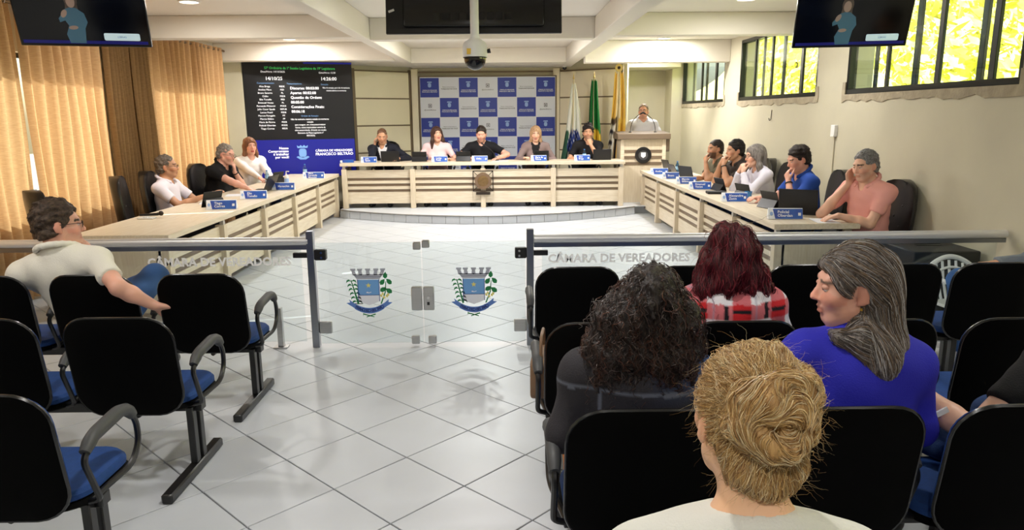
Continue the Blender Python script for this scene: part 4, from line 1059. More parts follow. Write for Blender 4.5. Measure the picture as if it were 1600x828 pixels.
def short_hair(hc, R, s_, t=.013, hairline=.075, back=-.05, sides=True, bald=0.):
    T = lambda *p: hc+R@(V(*p)*s_); up = hairline-.075
    P = [elo(T(0,-.018-t*.35,.040+t*.35), V(.0745+t*.5,.095+t*.9,.084+t*1.1)*s_, R, .01),
         elo(T(0,-.046,-.016), V(.076+t*.35,.064+t*.55,.072)*s_, R, .015),
         elo(T(0,.106,-.014+up), V(.125,.078,.10)*s_, R, .012, op='s'), elo(T(0,.075,-.06), V(.085,.062,.075)*s_, R, .012, op='s')]
    cuts = [(T(0,-.07,back-.02), R@nrm(V(0,.32,-.95))), (T(0,-.008,-.035), R@nrm(V(0,.75,-.66)))]
    return P, cuts
def long_hair(hc, R, s_, L_=.26, t=.016, vol=1., front=.0):
    T = lambda *p: hc+R@(V(*p)*s_)
    P = [elo(T(0,-.016,.038), V(.076+t,.099+t,.087+t)*s_, R, .02)]
    for q_ in (-1,1):
        P += [cap(T(q_*.066,.0,.03),T(q_*.084*vol,.0+front*.4,-.10),.028*s_,.030*s_*vol,.03), cap(T(q_*.084*vol,.0+front*.4,-.10),T(q_*.088*vol,-.005+front,-.05-L_*.75),.030*s_*vol,.024*s_*vol,.03)]
        P += [cap(T(q_*.04,-.075,0),T(q_*.05*vol,-.085,-L_),.035*s_,.032*s_*vol,.04)]
    cuts = [(T(0,.066,.0), R@nrm(V(0,.97,-.22)))]
    return P, cuts

SKINS = {'fair':(226,178,152), 'tan':(202,152,120), 'olive':(190,140,108), 'pink':(222,166,144)}
def strands(parent, name, surf, flow, n, length, step, palette, seed, rad=.0009, lift=.002, region=None, fly=0., jitter=.15, wave=None):
    """hair strands that follow a surface: surf = (verts, faces), flow(p, normal) -> direction"""
    from mathutils.bvhtree import BVHTree
    vs, fs = surf; bvh = BVHTree.FromPolygons([tuple(v) for v in vs.tolist()], fs.tolist())
    rs = np.random.RandomState(seed); cand = np.arange(len(vs))
    if region is not None: cand = cand[region(vs)]
    roots = rs.choice(cand, n); TV = []; TF = []; TC = []; base = 0
    for ri in roots:
        p = Vector(vs[ri]); loc, nn, _, _ = bvh.find_nearest(p)
        L_ = length*rs.uniform(.5,1.15); ns = max(3,int(L_/step)); pts = []; jd = Vector(rs.normal(size=3)*jitter)
        f_ = rs.rand() < fly; up = 0.; w0 = rs.uniform(0,6.28); lf = lift*rs.uniform(.2,1.4)
        cur = loc+nn*lf
        for j in range(ns+1):
            pts.append(cur.copy())
            d = Vector(flow(np.array(cur), np.array(nn)))+jd
            if wave: d += Vector(wave(j, w0))
            if f_: d += nn*.35*(j/ns)+Vector(rs.normal(size=3)*.25)
            d -= nn*d.dot(nn)*(0 if f_ else 1)
            if d.length < 1e-5: break
            cur = cur+d.normalized()*step
            if not f_:
                loc, n2, _, _ = bvh.find_nearest(cur)
                if loc is None: break
                nn = n2; cur = loc+nn*lf
        if len(pts) < 3: continue
        c = np.array(lin(palette[rs.randint(len(palette))]))*rs.uniform(.75,1.2)
        P = np.array(pts); t = np.gradient(P,axis=0); t /= np.linalg.norm(t,axis=1,keepdims=True)+1e-9
        a = np.cross(t, V(.3,.5,.81)); a /= np.linalg.norm(a,axis=1,keepdims=True)+1e-9; b = np.cross(t,a)
        rr = rad*rs.uniform(.7,1.3)*np.linspace(1,.35,len(P))[:,None]
        ring = np.stack([P+rr*(math.cos(x)*a+math.sin(x)*b) for x in (0,2.094,4.189)],1).reshape(-1,3)
        m = len(P); i = np.arange(m-1)[:,None]*3; k = np.arange(3)[None]
        q4 = np.stack([i+k, i+(k+1)%3, i+3+(k+1)%3, i+3+k],-1).reshape(-1,4)+base
        TV.append(ring); TF.append(q4); TC.append(np.tile(c,(len(ring),1))); base += len(ring)
    o = mesh_np(name, np.concatenate(TV), np.concatenate(TF), MA('hair_strands',.38,.5), parent, np.concatenate(TC)); o['kind'] = 'stuff'
    return o

def person(label, loc, rz, group, hz=.54, lean=0., side=0., twist=0., scale=1.16, fem=False, sh=None, head=None, hrot=(0,0,0),
           lw=None, rw=None, lpole=(-.6,-.6,-.5), rpole=(.6,-.6,-.5), lhand=None, rhand=None, skin='fair', stub=None, brow=(60,46,36), lip=None,
           shirt=(200,200,200), sleeve='short', collar=True, bottoms=(40,60,100), knees=None, ankles=None, shoes=(30,30,32), hair='short', hairc=((40,30,24),(70,54,42)),
           hairkw={}, vox=.012, cvox=None, belly=0., neckpt=None, shl=None, shr=None, elbl=None, elbr=None, headsize=1., shirtfn=None, shirtrough=.8, glasses=False,
           wrinkle=.003, neckline=None, legs=True, eyes=True, watch=None, bulk=1., noise_hair=.004, hoods=(), stand=False, jacket=None, earc=None):
    t = thing('person', label, 'person', loc, rz, group); t.scale = (scale,)*3
    def un_(p): return p if p is None or isinstance(p,str) else tuple(x/scale for x in p)
    hz /= scale; neckpt, head, shl, shr, elbl, elbr, lw, rw = [un_(p) for p in (neckpt, head, shl, shr, elbl, elbr, lw, rw)]
    knees = [un_(k) for k in knees] if knees else None; ankles = [un_(k) for k in ankles] if ankles else None
    cvox = cvox or max(vox,.0105)
    sw = sh or (.165 if fem else .19)
    P0 = V(0,0,hz); R = rotm(0,lean,0) @ np.array(Matrix.Rotation(side,3,'Y')); up = R@V(0,0,1)
    RT = R @ np.array(Matrix.Rotation(twist,3,'Z')); rt = RT@V(1,0,0); fw = RT@V(0,1,0)
    TL = .50
    nk = P0+up*TL+fw*.01 if neckpt is None else V(*neckpt)
    if neckpt is not None:
        up = nrm(nk-P0); rt = nrm(np.cross(np.cross(up, rt), up)) if True else rt; rt = nrm(rt-up*(rt@up)); fw = np.cross(up, rt); TL = np.linalg.norm(nk-P0)
    RT = np.stack([rt,fw,up],1)
    SR = nk-up*.055+rt*sw if shr is None else V(*shr); SL = nk-up*.055-rt*sw if shl is None else V(*shl)
    HR = rotm(*hrot)
    hc = (nk+nrm(up*.7+V(0,0,.3))*.155+fw*.025+ (HR@V(0,1,0))*.012) if head is None else V(*head)
    b_ = bulk
    torso = [elo(P0+up*.01,V(.165,.125,.115)*V(1.06 if fem else 1,1,1),RT,.05), elo(P0+up*TL*.30+fw*belly*.4,V(.140*b_,.105*b_+belly,.14),RT,.06),
             elo(P0+up*TL*.62,V(.158*b_ if not fem else .142*b_,.108*b_,.17),RT,.06), elo(P0+up*TL*.84-fw*.005,V(.13*b_,.085*b_,.09),RT,.05),
             cap(SL,SR,.055*b_,.055*b_,.05), cap(nk+up*.01-fw*.01,SL*.75+nk*.25,.052,.050,.04), cap(nk+up*.01-fw*.01,SR*.75+nk*.25,.052,.050,.04)]
    if fem:
        for q_ in (-1,1): torso.append(elo(P0+up*TL*.60+fw*.075+rt*q_*.07,V(.062,.055,.062),RT,.03))
    # arms
    UA, FA = .285, .25
    def face(spec, sd):
        if spec == 'chin': return hc+HR@V(sd*.045,.135,-.185), (HR@V(-sd*.3,-.15,1), HR@V(-sd*.3,-1,.1), .6)
        if spec == 'mouth': return hc+HR@V(sd*.055,.175,-.150), (HR@V(-sd*.5,-.25,.8), HR@V(-sd*.2,-1,-.1), .75)
        if spec == 'cheek': return hc+HR@V(sd*.12,.085,-.145), (HR@V(-sd*.1,-.1,1), HR@V(-sd*1,-.3,.1), .55)
        return hc+HR@V(sd*.128,.060,-.130), (HR@V(-sd*.05,-.15,1), HR@V(-sd*1,0,.1), .45)
    if isinstance(rw,str): rw, rhand = face(rw,1); rpole = (.4,.35,-1)
    if isinstance(lw,str): lw, lhand = face(lw,-1); lpole = (-.4,.35,-1)
    rw_ = SR+V(.06,.20,-.40) if rw is None else V(*rw); lw_ = SL+V(-.06,.20,-.40) if lw is None else V(*lw)
    if elbr is None: ER, rw_ = ik(SR,rw_,UA,FA,rpole)
    else: ER = V(*elbr)
    if elbl is None: EL, lw_ = ik(SL,lw_,UA,FA,lpole)
    else: EL = V(*elbl)
    af = .88 if fem else 1.
    arms_u = [cap(SL,EL,.050*af*b_,.040*af,.03), cap(SR,ER,.050*af*b_,.040*af,.03)]
    def fore(E_,W_): return [cap(E_,E_*.65+W_*.35,.041*af,.041*af,.02), cap(E_*.65+W_*.35,W_,.040*af,.026*af,.02)]
    arms_f = fore(EL,lw_)+fore(ER,rw_)
    def hd(W_,E_,spec,sd):
        d = nrm(W_-E_)
        if spec is None: return hand_prims(W_,nrm(d+V(0,.1,0)),V(0,0,-1)+.01*d,sd,.35,.95 if fem else 1.)
        return hand_prims(W_,V(*spec[0]) if spec[0] is not None else d,V(*spec[1]),sd,spec[2] if len(spec)>2 else .5,.93 if fem else 1.)
    # thumb lies on the inner side: right hand palm-down -> thumb to the left
    hands = hd(lw_,EL,lhand,-1 if lhand is None or len(lhand)<4 else lhand[3])+hd(rw_,ER,rhand,1 if rhand is None or len(rhand)<4 else rhand[3])
    # legs
    hipw = .095
    HLj, HRj = P0-rt*hipw-up*.01, P0+rt*hipw-up*.01
    HLj[2] = HRj[2] = hz-.005
    if stand:
        lg = (hz-.09)/2; kn = [HLj+V(-.01,.02,-lg), HRj+V(.01,.02,-lg)]; an = [kn[0]+V(0,-.02,-lg), kn[1]+V(0,-.02,-lg)]
    else:
        kn = [HLj+V(-.04,.43,-.01), HRj+V(.04,.43,-.01)]; an = [V(kn[0][0],kn[0][1]-.02,.085), V(kn[1][0],kn[1][1]-.02,.085)]
    if knees: kn = [V(*k) for k in knees]
    if ankles: an = [V(*k) for k in ankles]
    thigh = []; shin = []; feet = []
    for H_,K_,A_ in zip((HLj,HRj),kn,an):
        thigh.append(cap(H_,K_,.088*(.5+.5*b_),.060,.03)); shin.append(cap(K_,A_,.058,.040,.02))
        fd = nrm(V(*( (K_-H_)[:2] ),0)) if not stand else V(0,1,0)
        sd_ = A_-K_; tip = nrm(fd+V(0,0,-.25)) if abs(nrm(sd_)[2])>.6 else nrm(np.cross(V(0,0,1),nrm(sd_))*.0+fd*.5+V(0,0,-.6))
        feet.append([cap(A_+V(0,0,-.015)-fd*.02,A_+tip*.06+V(0,0,-.035),.036,.032,.02), cap(A_+tip*.06+V(0,0,-.035),A_+fd*.17+V(0,0,-.052),.034,.026,.02)])
    hp = head_prims(hc,HR,headsize,fem)
    neck = [cap(hc+HR@(V(0,-.025,-.055)*headsize),nk-up*.02,.050 if fem else .058,.056 if fem else .066,.03)]
    bodyp = (torso if True else [])+arms_u+arms_f+hands+thigh+shin+neck+hp
    vs, fs = sdf_mesh(bodyp, vox)
    # colouring in head space
    base = np.array(lin(SKINS[skin] if isinstance(skin,str) else skin)); cols = np.tile(base,(len(vs),1))
    q_ = (vs-hc)@HR/headsize; x_,y_,z_ = q_.T; near = (np.linalg.norm(q_,axis=1)<.2)&(y_<.118)&(np.abs(x_)<.095)
    nz = wob(3,.10,V(40,40,40))(vs)[:,None]; cols = cols*(1+nz)
    ruddy = near&(((np.abs(x_)-.042)**2+(z_+.02)**2<.025**2)&(y_>.03)|((y_>.10)&(np.abs(z_+.015)<.02))|(np.abs(x_)>.074)&(z_<.03)&(z_>-.04)); cols[ruddy] *= np.array([1.0,.86,.84])
    if stub is not None:
        b2 = near&(y_>-.0)&(z_<-.030-.25*(.06-np.clip(y_,0,.06)))&(z_>-.125)&(y_>.02+.0*z_)&~((np.abs(x_)<.018)&(z_>-.045)&(z_<-.0)); cols[b2] = cols[b2]*(1-stub[1])+np.array(lin(stub[0]))*stub[1]
    lc = np.array(lin(lip)) if lip else base*np.array([.80,.60,.58])
    lp = near&(np.abs(x_)<.0215)&(z_<-.049)&(z_>-.068)&(y_>.086); cols[lp] = lc
    bw = near&(np.abs(x_)>.012)&(np.abs(x_)<.050)&(z_>.029-.10*np.maximum(0,np.abs(x_)-.03))&(z_<.039-.12*np.maximum(0,np.abs(x_)-.03))&(y_>.055); cols[bw] = np.array(lin(brow))
    body = mesh_np('body', vs, fs, MA('skin',.48,.45,sss=0.), t, cols)
    if eyes:
        for e_ in (-1,1):
            c = hc+HR@(V(e_*.030,.0795,.014)*headsize); e1 = MB().sphere(c,.0118*headsize,12,8).build('eye', M('eye_white',(226,220,214),.2), t)
            MB().sphere(c+HR@(V(0,.0075,-.001)*headsize),.0056*headsize,10,6).build('iris', M('iris_dark',(38,24,18),.15), e1)
            tp = MB().sphere(c+HR@(V(0,.0012,.0030)*headsize),(.0135*headsize,.0125*headsize,.0098*headsize),10,8,Matrix(HR.tolist()))
            o = tp.build('eyelid', MA('skin',.48,.45), t); paint(o.data, np.tile(base*.88,(len(o.data.vertices),1)))
    # clothes
    m_cl = MA('cloth_%s'%('rough' if shirtrough>.6 else 'smooth'),shirtrough,.3,bump=.25,bs=220)
    slv = []
    if sleeve == 'short':
        for S_,E_ in ((SL,EL),(SR,ER)):
            m_ = S_*.35+E_*.65; slv.append(cap(S_,E_,.060*af*b_,.056*af,.03,clip=((m_,nrm(E_-S_)),)))
    elif sleeve == 'long':
        for S_,E_,W_ in ((SL,EL,lw_),(SR,ER,rw_)):
            slv += [cap(S_,E_,.060*af*b_,.055*af,.03), cap(E_,W_,.056*af,.040*af,.03,clip=((W_*.97+E_*.03,nrm(W_-E_)),))]
    elif sleeve == 'cuffed':
        for S_,E_,W_ in ((SL,EL,lw_),(SR,ER,rw_)):
            m_ = E_*.45+W_*.55; slv += [cap(S_,E_,.060*af*b_,.052*af,.03), cap(E_,W_,.052*af,.044*af,.03,clip=((m_,nrm(W_-E_)),))]
    ncut = [(nk+up*(.042 if neckline is None else neckline), nrm(up*.9+fw*.42))]
    sp = infl(torso,.013,clip=ncut)+slv
    sp2 = sp+[cap(nk+up*.2+fw*.05,nk-up*.02+fw*.03,.05,.052,.01,op='s')]
    v2,f2 = sdf_mesh(sp2, cvox, noise=wob(len(label),wrinkle,V(22,22,34)))
    c2 = np.tile(np.array(lin(shirt)),(len(v2),1))
    loc2 = (v2-P0)@RT
    if shirtfn: c2 = shirtfn(v2, loc2, c2, dict(SL=SL,SR=SR,EL=EL,ER=ER,nk=nk,TL=TL))
    sname = 'jacket' if jacket else 'shirt'
    so = mesh_np(sname, v2, f2, m_cl, t, c2)
    if collar:
        pts = []
        for a_ in np.linspace(-2.5,2.5,15):
            pts.append(nk+up*(.072+.016*math.cos(a_))+ (-fw*math.cos(a_)+rt*math.sin(a_))*.082*(1+.14*(1-math.cos(a_))*.5)-up*.060*(1-math.cos(a_))*.5)
        ps = [cap(p_,q2,.012,.012,.008) for p_,q2 in zip(pts[:-1],pts[1:])]
        ps += [cap(p_-up*.014+nrm(p_-nk)*.01,q2-up*.014+nrm(q2-nk)*.01,.010,.010,.012) for p_,q2 in zip(pts[:-1],pts[1:])]
        v3,f3 = sdf_mesh(ps, min(cvox,.008)); ccol = np.array(lin(collar if isinstance(collar,tuple) else shirt)); mesh_np('collar', v3, f3, m_cl, so, np.tile(ccol,(len(v3),1)))
    if legs:
        tr = infl([torso[0]],.012)+infl(thigh,.012)
        for K_,A_ in zip(kn,an): tr.append(cap(K_,A_,.068,.056,.03,clip=((A_+V(0,0,.01),nrm(A_-K_)),)))
        v4,f4 = sdf_mesh(tr, max(cvox,.015), noise=wob(5+len(label),.004,V(26,26,26)))
        bc = np.tile(np.array(lin(bottoms)),(len(v4),1))*(1+wob(9,.22,V(30,30,30))(v4)[:,None]); mesh_np('trousers', v4, f4, MA('cloth_rough',.85,.3,bump=.25,bs=220), t, np.clip(bc,0,1))
        for ft in feet:
            v5,f5 = sdf_mesh(infl(ft,.012), max(cvox,.011)); mesh_np('shoe', v5, f5, MA('shoe_leather',.5,.4), t, np.tile(np.array(lin(shoes)),(len(v5),1)))
    # hair
    hv = None
    if hair:
        hm = hair_mat('hair_%d_%d_%d'%hairc[1], hairc[0], hairc[1], hair=='short')
        if callable(hair): ps, cuts, nzf = hair(hc,HR,headsize)
        elif hair == 'long': ps, cuts = long_hair(hc,HR,headsize,**hairkw); nzf = wob(2,noise_hair,V(60,60,20))
        else: ps, cuts = short_hair(hc,HR,headsize,**hairkw); nzf = wob(2,noise_hair,V(80,80,80))
        hv = sdf_mesh(ps, min(vox,.010), noise=nzf, cuts=cuts)
        mesh_np('hair', hv[0], hv[1], hm, t)
        if hair == 'short':
            pal = [tuple(int(a_*(1-w)+b2_*w) for a_,b2_ in zip(hairc[0],hairc[1])) for w in (0,.35,.7,1.1)]
            strands(t,'hair_strands',hv,lambda p,n: HR@V(.35*((p-hc)@HR)[0]*8,-.55,-.55 if ((p-hc)@HR)[2]<.09 else .0),420,.026,.0065,pal,len(label),rad=.0011,lift=.002,fly=.12,jitter=.35)
    if glasses:
        g = MB()
        for e_ in (-1,1):
            ring = [hc+HR@(V(e_*.032+.023*math.cos(a_),.104,.012+.017*math.sin(a_))*headsize) for a_ in np.linspace(0,2*PI,14)[:-1]]
            g.tube(ring,.0016,5,closed=True); g.tube([hc+HR@(V(e_*.055,.100,.018)*headsize),hc+HR@(V(e_*.080,.06,.016)*headsize),hc+HR@(V(e_*.081,-.005,.010)*headsize)],.0018,5)
        g.tube([hc+HR@(V(-.009,.106,.014)*headsize),hc+HR@(V(.009,.106,.014)*headsize)],.0016,5)
        g.build('glasses', M('glasses_frame',(22,20,20),.3), t)
    if watch:
        E_,W_ = (ER,rw_) if watch=='r' else (EL,lw_); d = nrm(W_-E_); c = W_-d*.02
        ring = []; a = nrm(np.cross(d,V(.2,.3,.9))); b = np.cross(d,a)
        for x in np.linspace(0,2*PI,15)[:-1]: ring.append(c+(a*math.cos(x)+b*math.sin(x))*.031)
        MB().tube(ring,.007,6,closed=True).build('wristwatch', m_black, t)
    return t, dict(hc=hc,HR=HR,nk=nk,SL=SL,SR=SR,EL=EL,ER=ER,lw=lw_,rw=rw_,hair=hv,up=up,rt=rt,fw=fw)
# ------------------------------------------------------------------ people at the tables
GC = 'councillors and officials at the tables'; GA = 'people in the public seats'
def side_in(rz, loc, w):       # world point -> local of a figure
    c, s_ = math.cos(-rz), math.sin(-rz); x, y = w[0]-loc[0], w[1]-loc[1]; return (c*x-s_*y, s_*x+c*y, w[2]-loc[2])
def L3(rz, loc): return lambda x,y,z: side_in(rz, loc, (x,y,z))
B = -PI/2
# left table
l_ = (-4.20,9.1,0); w_ = L3(B,l_)
person('councillor in a pale polo shirt and glasses leaning back at the left table',l_,B,GC,hz=.45,lean=-.08,hrot=(.25,.0,0),rw=w_(-3.72,8.92,.86),rpole=(.5,-.3,-1),lw=w_(-3.74,9.30,.86),lpole=(-.5,-.3,-1),skin='olive',shirt=(222,214,224),collar=True,
       hair='short',hairc=((70,62,54),(120,108,96)),hairkw=dict(t=.010,hairline=.082),glasses=True,vox=.010,belly=.03,bottoms=(50,52,60))
l_ = (-4.18,10.48,0); w_ = L3(B-.25,l_)
person('heavy councillor in a black polo shirt holding a phone to his chin',l_,B-.25,GC,hz=.57,lean=.24,hrot=(.15,.30,0),lw='chin',rw=w_(-3.52,10.05,.83),skin='pink',shirt=(16,15,17),collar=True,
       hair='short',hairc=((110,100,92),(170,160,150)),hairkw=dict(t=.007,hairline=.085),glasses=True,vox=.010,belly=.06,bulk=1.18,watch='l',bottoms=(40,42,50),stub=((120,100,92),.25))
l_ = (-4.22,12.1,0); w_ = L3(B-.75,l_)
person('woman in a white blouse with long auburn hair at the left table',l_,B-.75,GC,hz=.58,lean=.02,fem=True,hrot=(-.15,.03,0),lw=w_(-3.75,11.75,.84),rw=w_(-3.85,11.55,.84),skin='pink',shirt=(236,230,228),sleeve='long',collar=False,
       hair='long',hairc=((96,58,38),(150,104,72)),hairkw=dict(L_=.24),vox=.010,lip=(170,60,60),bulk=1.12)
# right table
A_ = PI/2
l_ = (3.60,6.95,0); w_ = L3(A_+.42,l_)
person('man in a pink polo shirt resting his head on his hand at the right table',l_,A_+.42,GC,hz=.56,lean=.12,hrot=(-.05,.22,.05),rw='temple',elbr=w_(3.17,7.08,.83),lw=w_(3.20,6.78,.85),lhand=((.5,.8,-.2),(.1,0,-1),.3),skin='fair',shirt=(238,170,160),collar=True,
       hair='short',hairc=((92,88,86),(160,158,158)),hairkw=dict(t=.012,hairline=.082),vox=.008,belly=.03,bulk=1.08,stub=((130,100,90),.2),bottoms=(50,64,92))
l_ = (3.52,8.2,0); w_ = L3(A_+.05,l_)
person('man in a royal blue polo shirt looking down, hand at his mouth',l_,A_+.05,GC,hz=.55,lean=.16,hrot=(.05,.35,0),lw='mouth',rw=w_(2.98,8.35,.84),skin='pink',shirt=(34,72,158),collar=True,
       hair='short',hairc=((22,16,14),(46,34,28)),hairkw=dict(t=.017,hairline=.078),noise_hair=.006,vox=.009,watch='l')
l_ = (3.50,9.5,0); w_ = L3(A_+.12,l_)
person('grey-haired woman in a white blouse with hands clasped at her mouth',l_,A_+.12,GC,hz=.52,lean=.20,fem=True,hrot=(.0,.12,0),lw='mouth',rw='mouth',skin='fair',shirt=(224,222,236),sleeve='long',collar=False,
       hair='long',hairc=((84,78,74),(150,142,136)),hairkw=dict(L_=.20,vol=1.12),glasses=True,vox=.009)
l_ = (3.50,10.42,0); w_ = L3(A_+.1,l_)
person('dark-haired man with clasped hands beyond the grey-haired woman',l_,A_+.1,GC,hz=.54,lean=.16,hrot=(.0,.1,0),lw='mouth',rw='mouth',skin='olive',shirt=(58,50,46),collar=True,
       hair='short',hairc=((18,14,12),(36,28,24)),hairkw=dict(t=.016),vox=.010,watch='l')
l_ = (3.46,11.3,0); w_ = L3(A_+.1,l_)
person('bearded man in an olive shirt, hand at his mouth, far right table',l_,A_+.1,GC,hz=.52,lean=.14,hrot=(.1,.1,0),lw='mouth',rw=w_(2.95,11.2,.84),skin='olive',shirt=(98,92,74),collar=False,
       hair='short',hairc=((34,26,22),(60,48,40)),hairkw=dict(t=.006),vox=.010,stub=((50,32,26),.8))
# head table, facing the room
def dais(label, x, **k): return person(label,(x,14.08,.15),PI,GC,vox=.012,**k)
def suit(v,loc,c,J):
    m = (loc[:,1]>.05)&(np.abs(loc[:,0]+.0)<.012+.075*np.clip((loc[:,2]-.22)/.3,0,1)); c[m] = lin((222,222,228)); return c
dais('man in a dark jacket and white shirt, face in his hand',-2.3,hz=.54,lean=.14,hrot=(.1,.36,0),rw='temple',lw=(-.34,.42,.88),lpole=(-1,.0,-.6),skin='tan',shirt=(26,28,40),sleeve='long',collar=(26,28,40),shirtfn=suit,
     hair='short',hairc=((90,62,44),(130,94,70)),hairkw=dict(t=.005,hairline=.09),jacket=True)
def print_red(v,loc,c,J):
    m = (loc[:,1]>.05)&(np.abs(loc[:,2]-.24)<.05)&(np.abs(loc[:,0])<.10)&(np.sin(loc[:,0]*95)+np.sin(loc[:,2]*120+loc[:,0]*60)>.25); c[m] = lin((198,40,70)); return c
dais('smiling woman in a pale pink T-shirt with red print',-1.27,hz=.55,lean=.02,fem=True,hrot=(.38,-.05,.05),rw=(.25,.36,.86),lw=(-.26,.36,.86),skin='fair',shirt=(236,206,210),shirtfn=print_red,collar=False,bulk=1.08,
     hair='long',hairc=((48,30,26),(84,54,44)),hairkw=dict(L_=.22,vol=1.08),lip=(180,80,84))
dais('bearded man in a black shirt reading at the head table centre',-.41,hz=.56,lean=.14,hrot=(-.05,.25,0),rw=(.20,.42,.87),lw=(-.30,.40,.87),lpole=(-1,.2,-.4),rpole=(1,.2,-.4),skin='pink',shirt=(16,16,22),collar=False,bulk=1.16,
     hair='short',hairc=((24,18,16),(54,42,36)),hairkw=dict(t=.016),stub=((70,48,40),.45))
def blazer(v,loc,c,J):
    m = (loc[:,1]>.04)&(np.abs(loc[:,0])<.02+.055*np.clip((loc[:,2]-.2)/.3,0,1)); c[m] = lin((22,20,22)); return c
dais('blonde woman in a taupe blazer over black at the head table',.63,hz=.55,lean=.06,fem=True,hrot=(.0,.2,0),rw=(.22,.42,.87),lw=(-.22,.30,.84),skin='fair',shirt=(132,114,112),sleeve='long',collar=False,shirtfn=blazer,jacket=True,bulk=1.05,
     hair='long',hairc=((128,92,66),(206,170,130)),hairkw=dict(L_=.30,vol=.92,front=.04),lip=(176,80,80))
dais('curly dark-haired man in black with hand on chin by the flags',1.64,hz=.56,lean=.04,hrot=(-.1,.05,0),lw='chin',rw=(.22,.36,.87),skin='tan',shirt=(22,21,24),collar=True,
     hair='short',hairc=((16,12,11),(40,30,26)),hairkw=dict(t=.030,hairline=.075),noise_hair=.012,stub=((50,36,30),.5))
person('speaker in a white shirt and glasses standing behind the lectern',(2.80,14.62,.15),PI,GC,hz=.95,stand=True,lean=.03,hrot=(-.35,.0,0),rw=(.22,.30,1.28),lw=(-.22,.30,1.28),skin='pink',shirt=(224,226,236),sleeve='cuffed',collar=True,
       hair='short',hairc=((96,78,66),(150,130,112)),hairkw=dict(t=.010,hairline=.088),glasses=True,vox=.011,bulk=1.05,stub=((150,120,108),.2))

# ------------------------------------------------------------------ people in the public seats
VN = .0078
l_ = (-2.60,4.44,0)
person('man in a white polo shirt lounging with one arm over the chair back',l_,0,GA,hz=.56,neckpt=(-.11,-.10,1.01),head=(-.12,-.05,1.175),hrot=(-1.0,.06,-.06),shr=(.125,-.12,.970),shl=(-.345,-.12,.890),
       elbr=(.345,-.33,.85),rw=(.50,-.25,.72),rhand=((.75,.5,-.35),(-.2,-.6,-.6),.3),lw='chin',skin='pink',shirt=(230,226,214),collar=True,bulk=1.08,belly=.03,
       knees=[(-.16,.45,.53),(.17,.47,.745)],ankles=[(.10,.62,.09),(-.20,.68,.56)],bottoms=(44,78,128),shoes=(40,42,48),hair='short',hairc=((38,28,22),(92,74,60)),hairkw=dict(t=.018,hairline=.078),noise_hair=.007,glasses=True,vox=VN,stub=((150,120,108),.15))
# red-haired woman in a checked shirt
def plaid(v,loc,c,J):
    u = loc[:,0]*1.0; w = loc[:,2]
    white = np.array(lin((226,222,226))); red = np.array(lin((196,34,40))); blk = np.array(lin((26,20,26))); pink = np.array(lin((206,110,116)))
    a_ = np.mod(u+.03,.17); b2 = np.mod(w+.04,.16)
    va = a_<.07; vb = b2<.065
    c[:] = white; c[va|vb] = pink; c[va&vb] = red
    bk = ((np.mod(u+.065,.17)<.018)&vb)|((np.mod(w+.01,.16)<.016)&va); c[bk] = blk
    th = (np.mod(u+.11,.17)<.008)|(np.mod(w+.09,.16)<.008); c[th] = c[th]*.5+np.array(lin((150,150,170)))*.5
    return c
def bob(hc,R,s_):
    T = lambda *p: hc+R@(V(*p)*s_)
    P = [elo(T(0,-.02,.03),V(.092,.112,.106),R,.03), elo(T(0,-.055,-.09),V(.125,.078,.118),R,.05)]
    for q_ in (-1,1): P += [elo(T(q_*.088,-.015,-.09),V(.052,.062,.11),R,.04), elo(T(q_*.12,-.03,-.14),V(.042,.05,.06),R,.03)]
    nz = wob(11,.009,V(70,70,26)); n2 = wob(5,.006,V(30,30,30))
    return P, [(T(0,.07,0),R@nrm(V(0,.97,-.22))),(T(0,0,-.195),R@V(0,0,-1))], lambda X: nz(X)+n2(X)
l_ = (1.11,3.40,0)
t, J = person('woman with a dark red bob and a red checked shirt, seen from behind',l_,0,GA,hz=.54,neckpt=(.0,-.01,.975),head=(-.01,.025,1.145),hrot=(.1,.1,0),shl=(-.19,.0,.905),shr=(.19,.0,.895),fem=True,bulk=1.16,skin='fair',
       shirt=(226,222,226),shirtfn=plaid,sleeve='long',collar=False,hair=bob,hairc=((38,8,14),(92,20,30)),vox=.009,cvox=.0085,neckline=.05)
hc, HR = J['hc'], J['HR']
def fl_bob(p,n):
    q_ = (p-hc)@HR; d = V(q_[0]*1.5,q_[1]*1.5 if q_[1]<.05 else -.3,-1.0 if q_[2]<.09 else -.35); 
    if q_[2]>.09: d += V(q_[0]*12,q_[1]*8,0)
    return HR@d
strands(t,'hair_strands',J['hair'],fl_bob,1500,.17,.016,[(92,18,30),(120,30,42),(60,12,20),(140,44,56),(44,8,14)],3,rad=.0012,lift=.006,fly=.06,jitter=.3,wave=lambda j,w: (math.sin(j*1.2+w)*.35,math.cos(j*1.1+w)*.35,0))
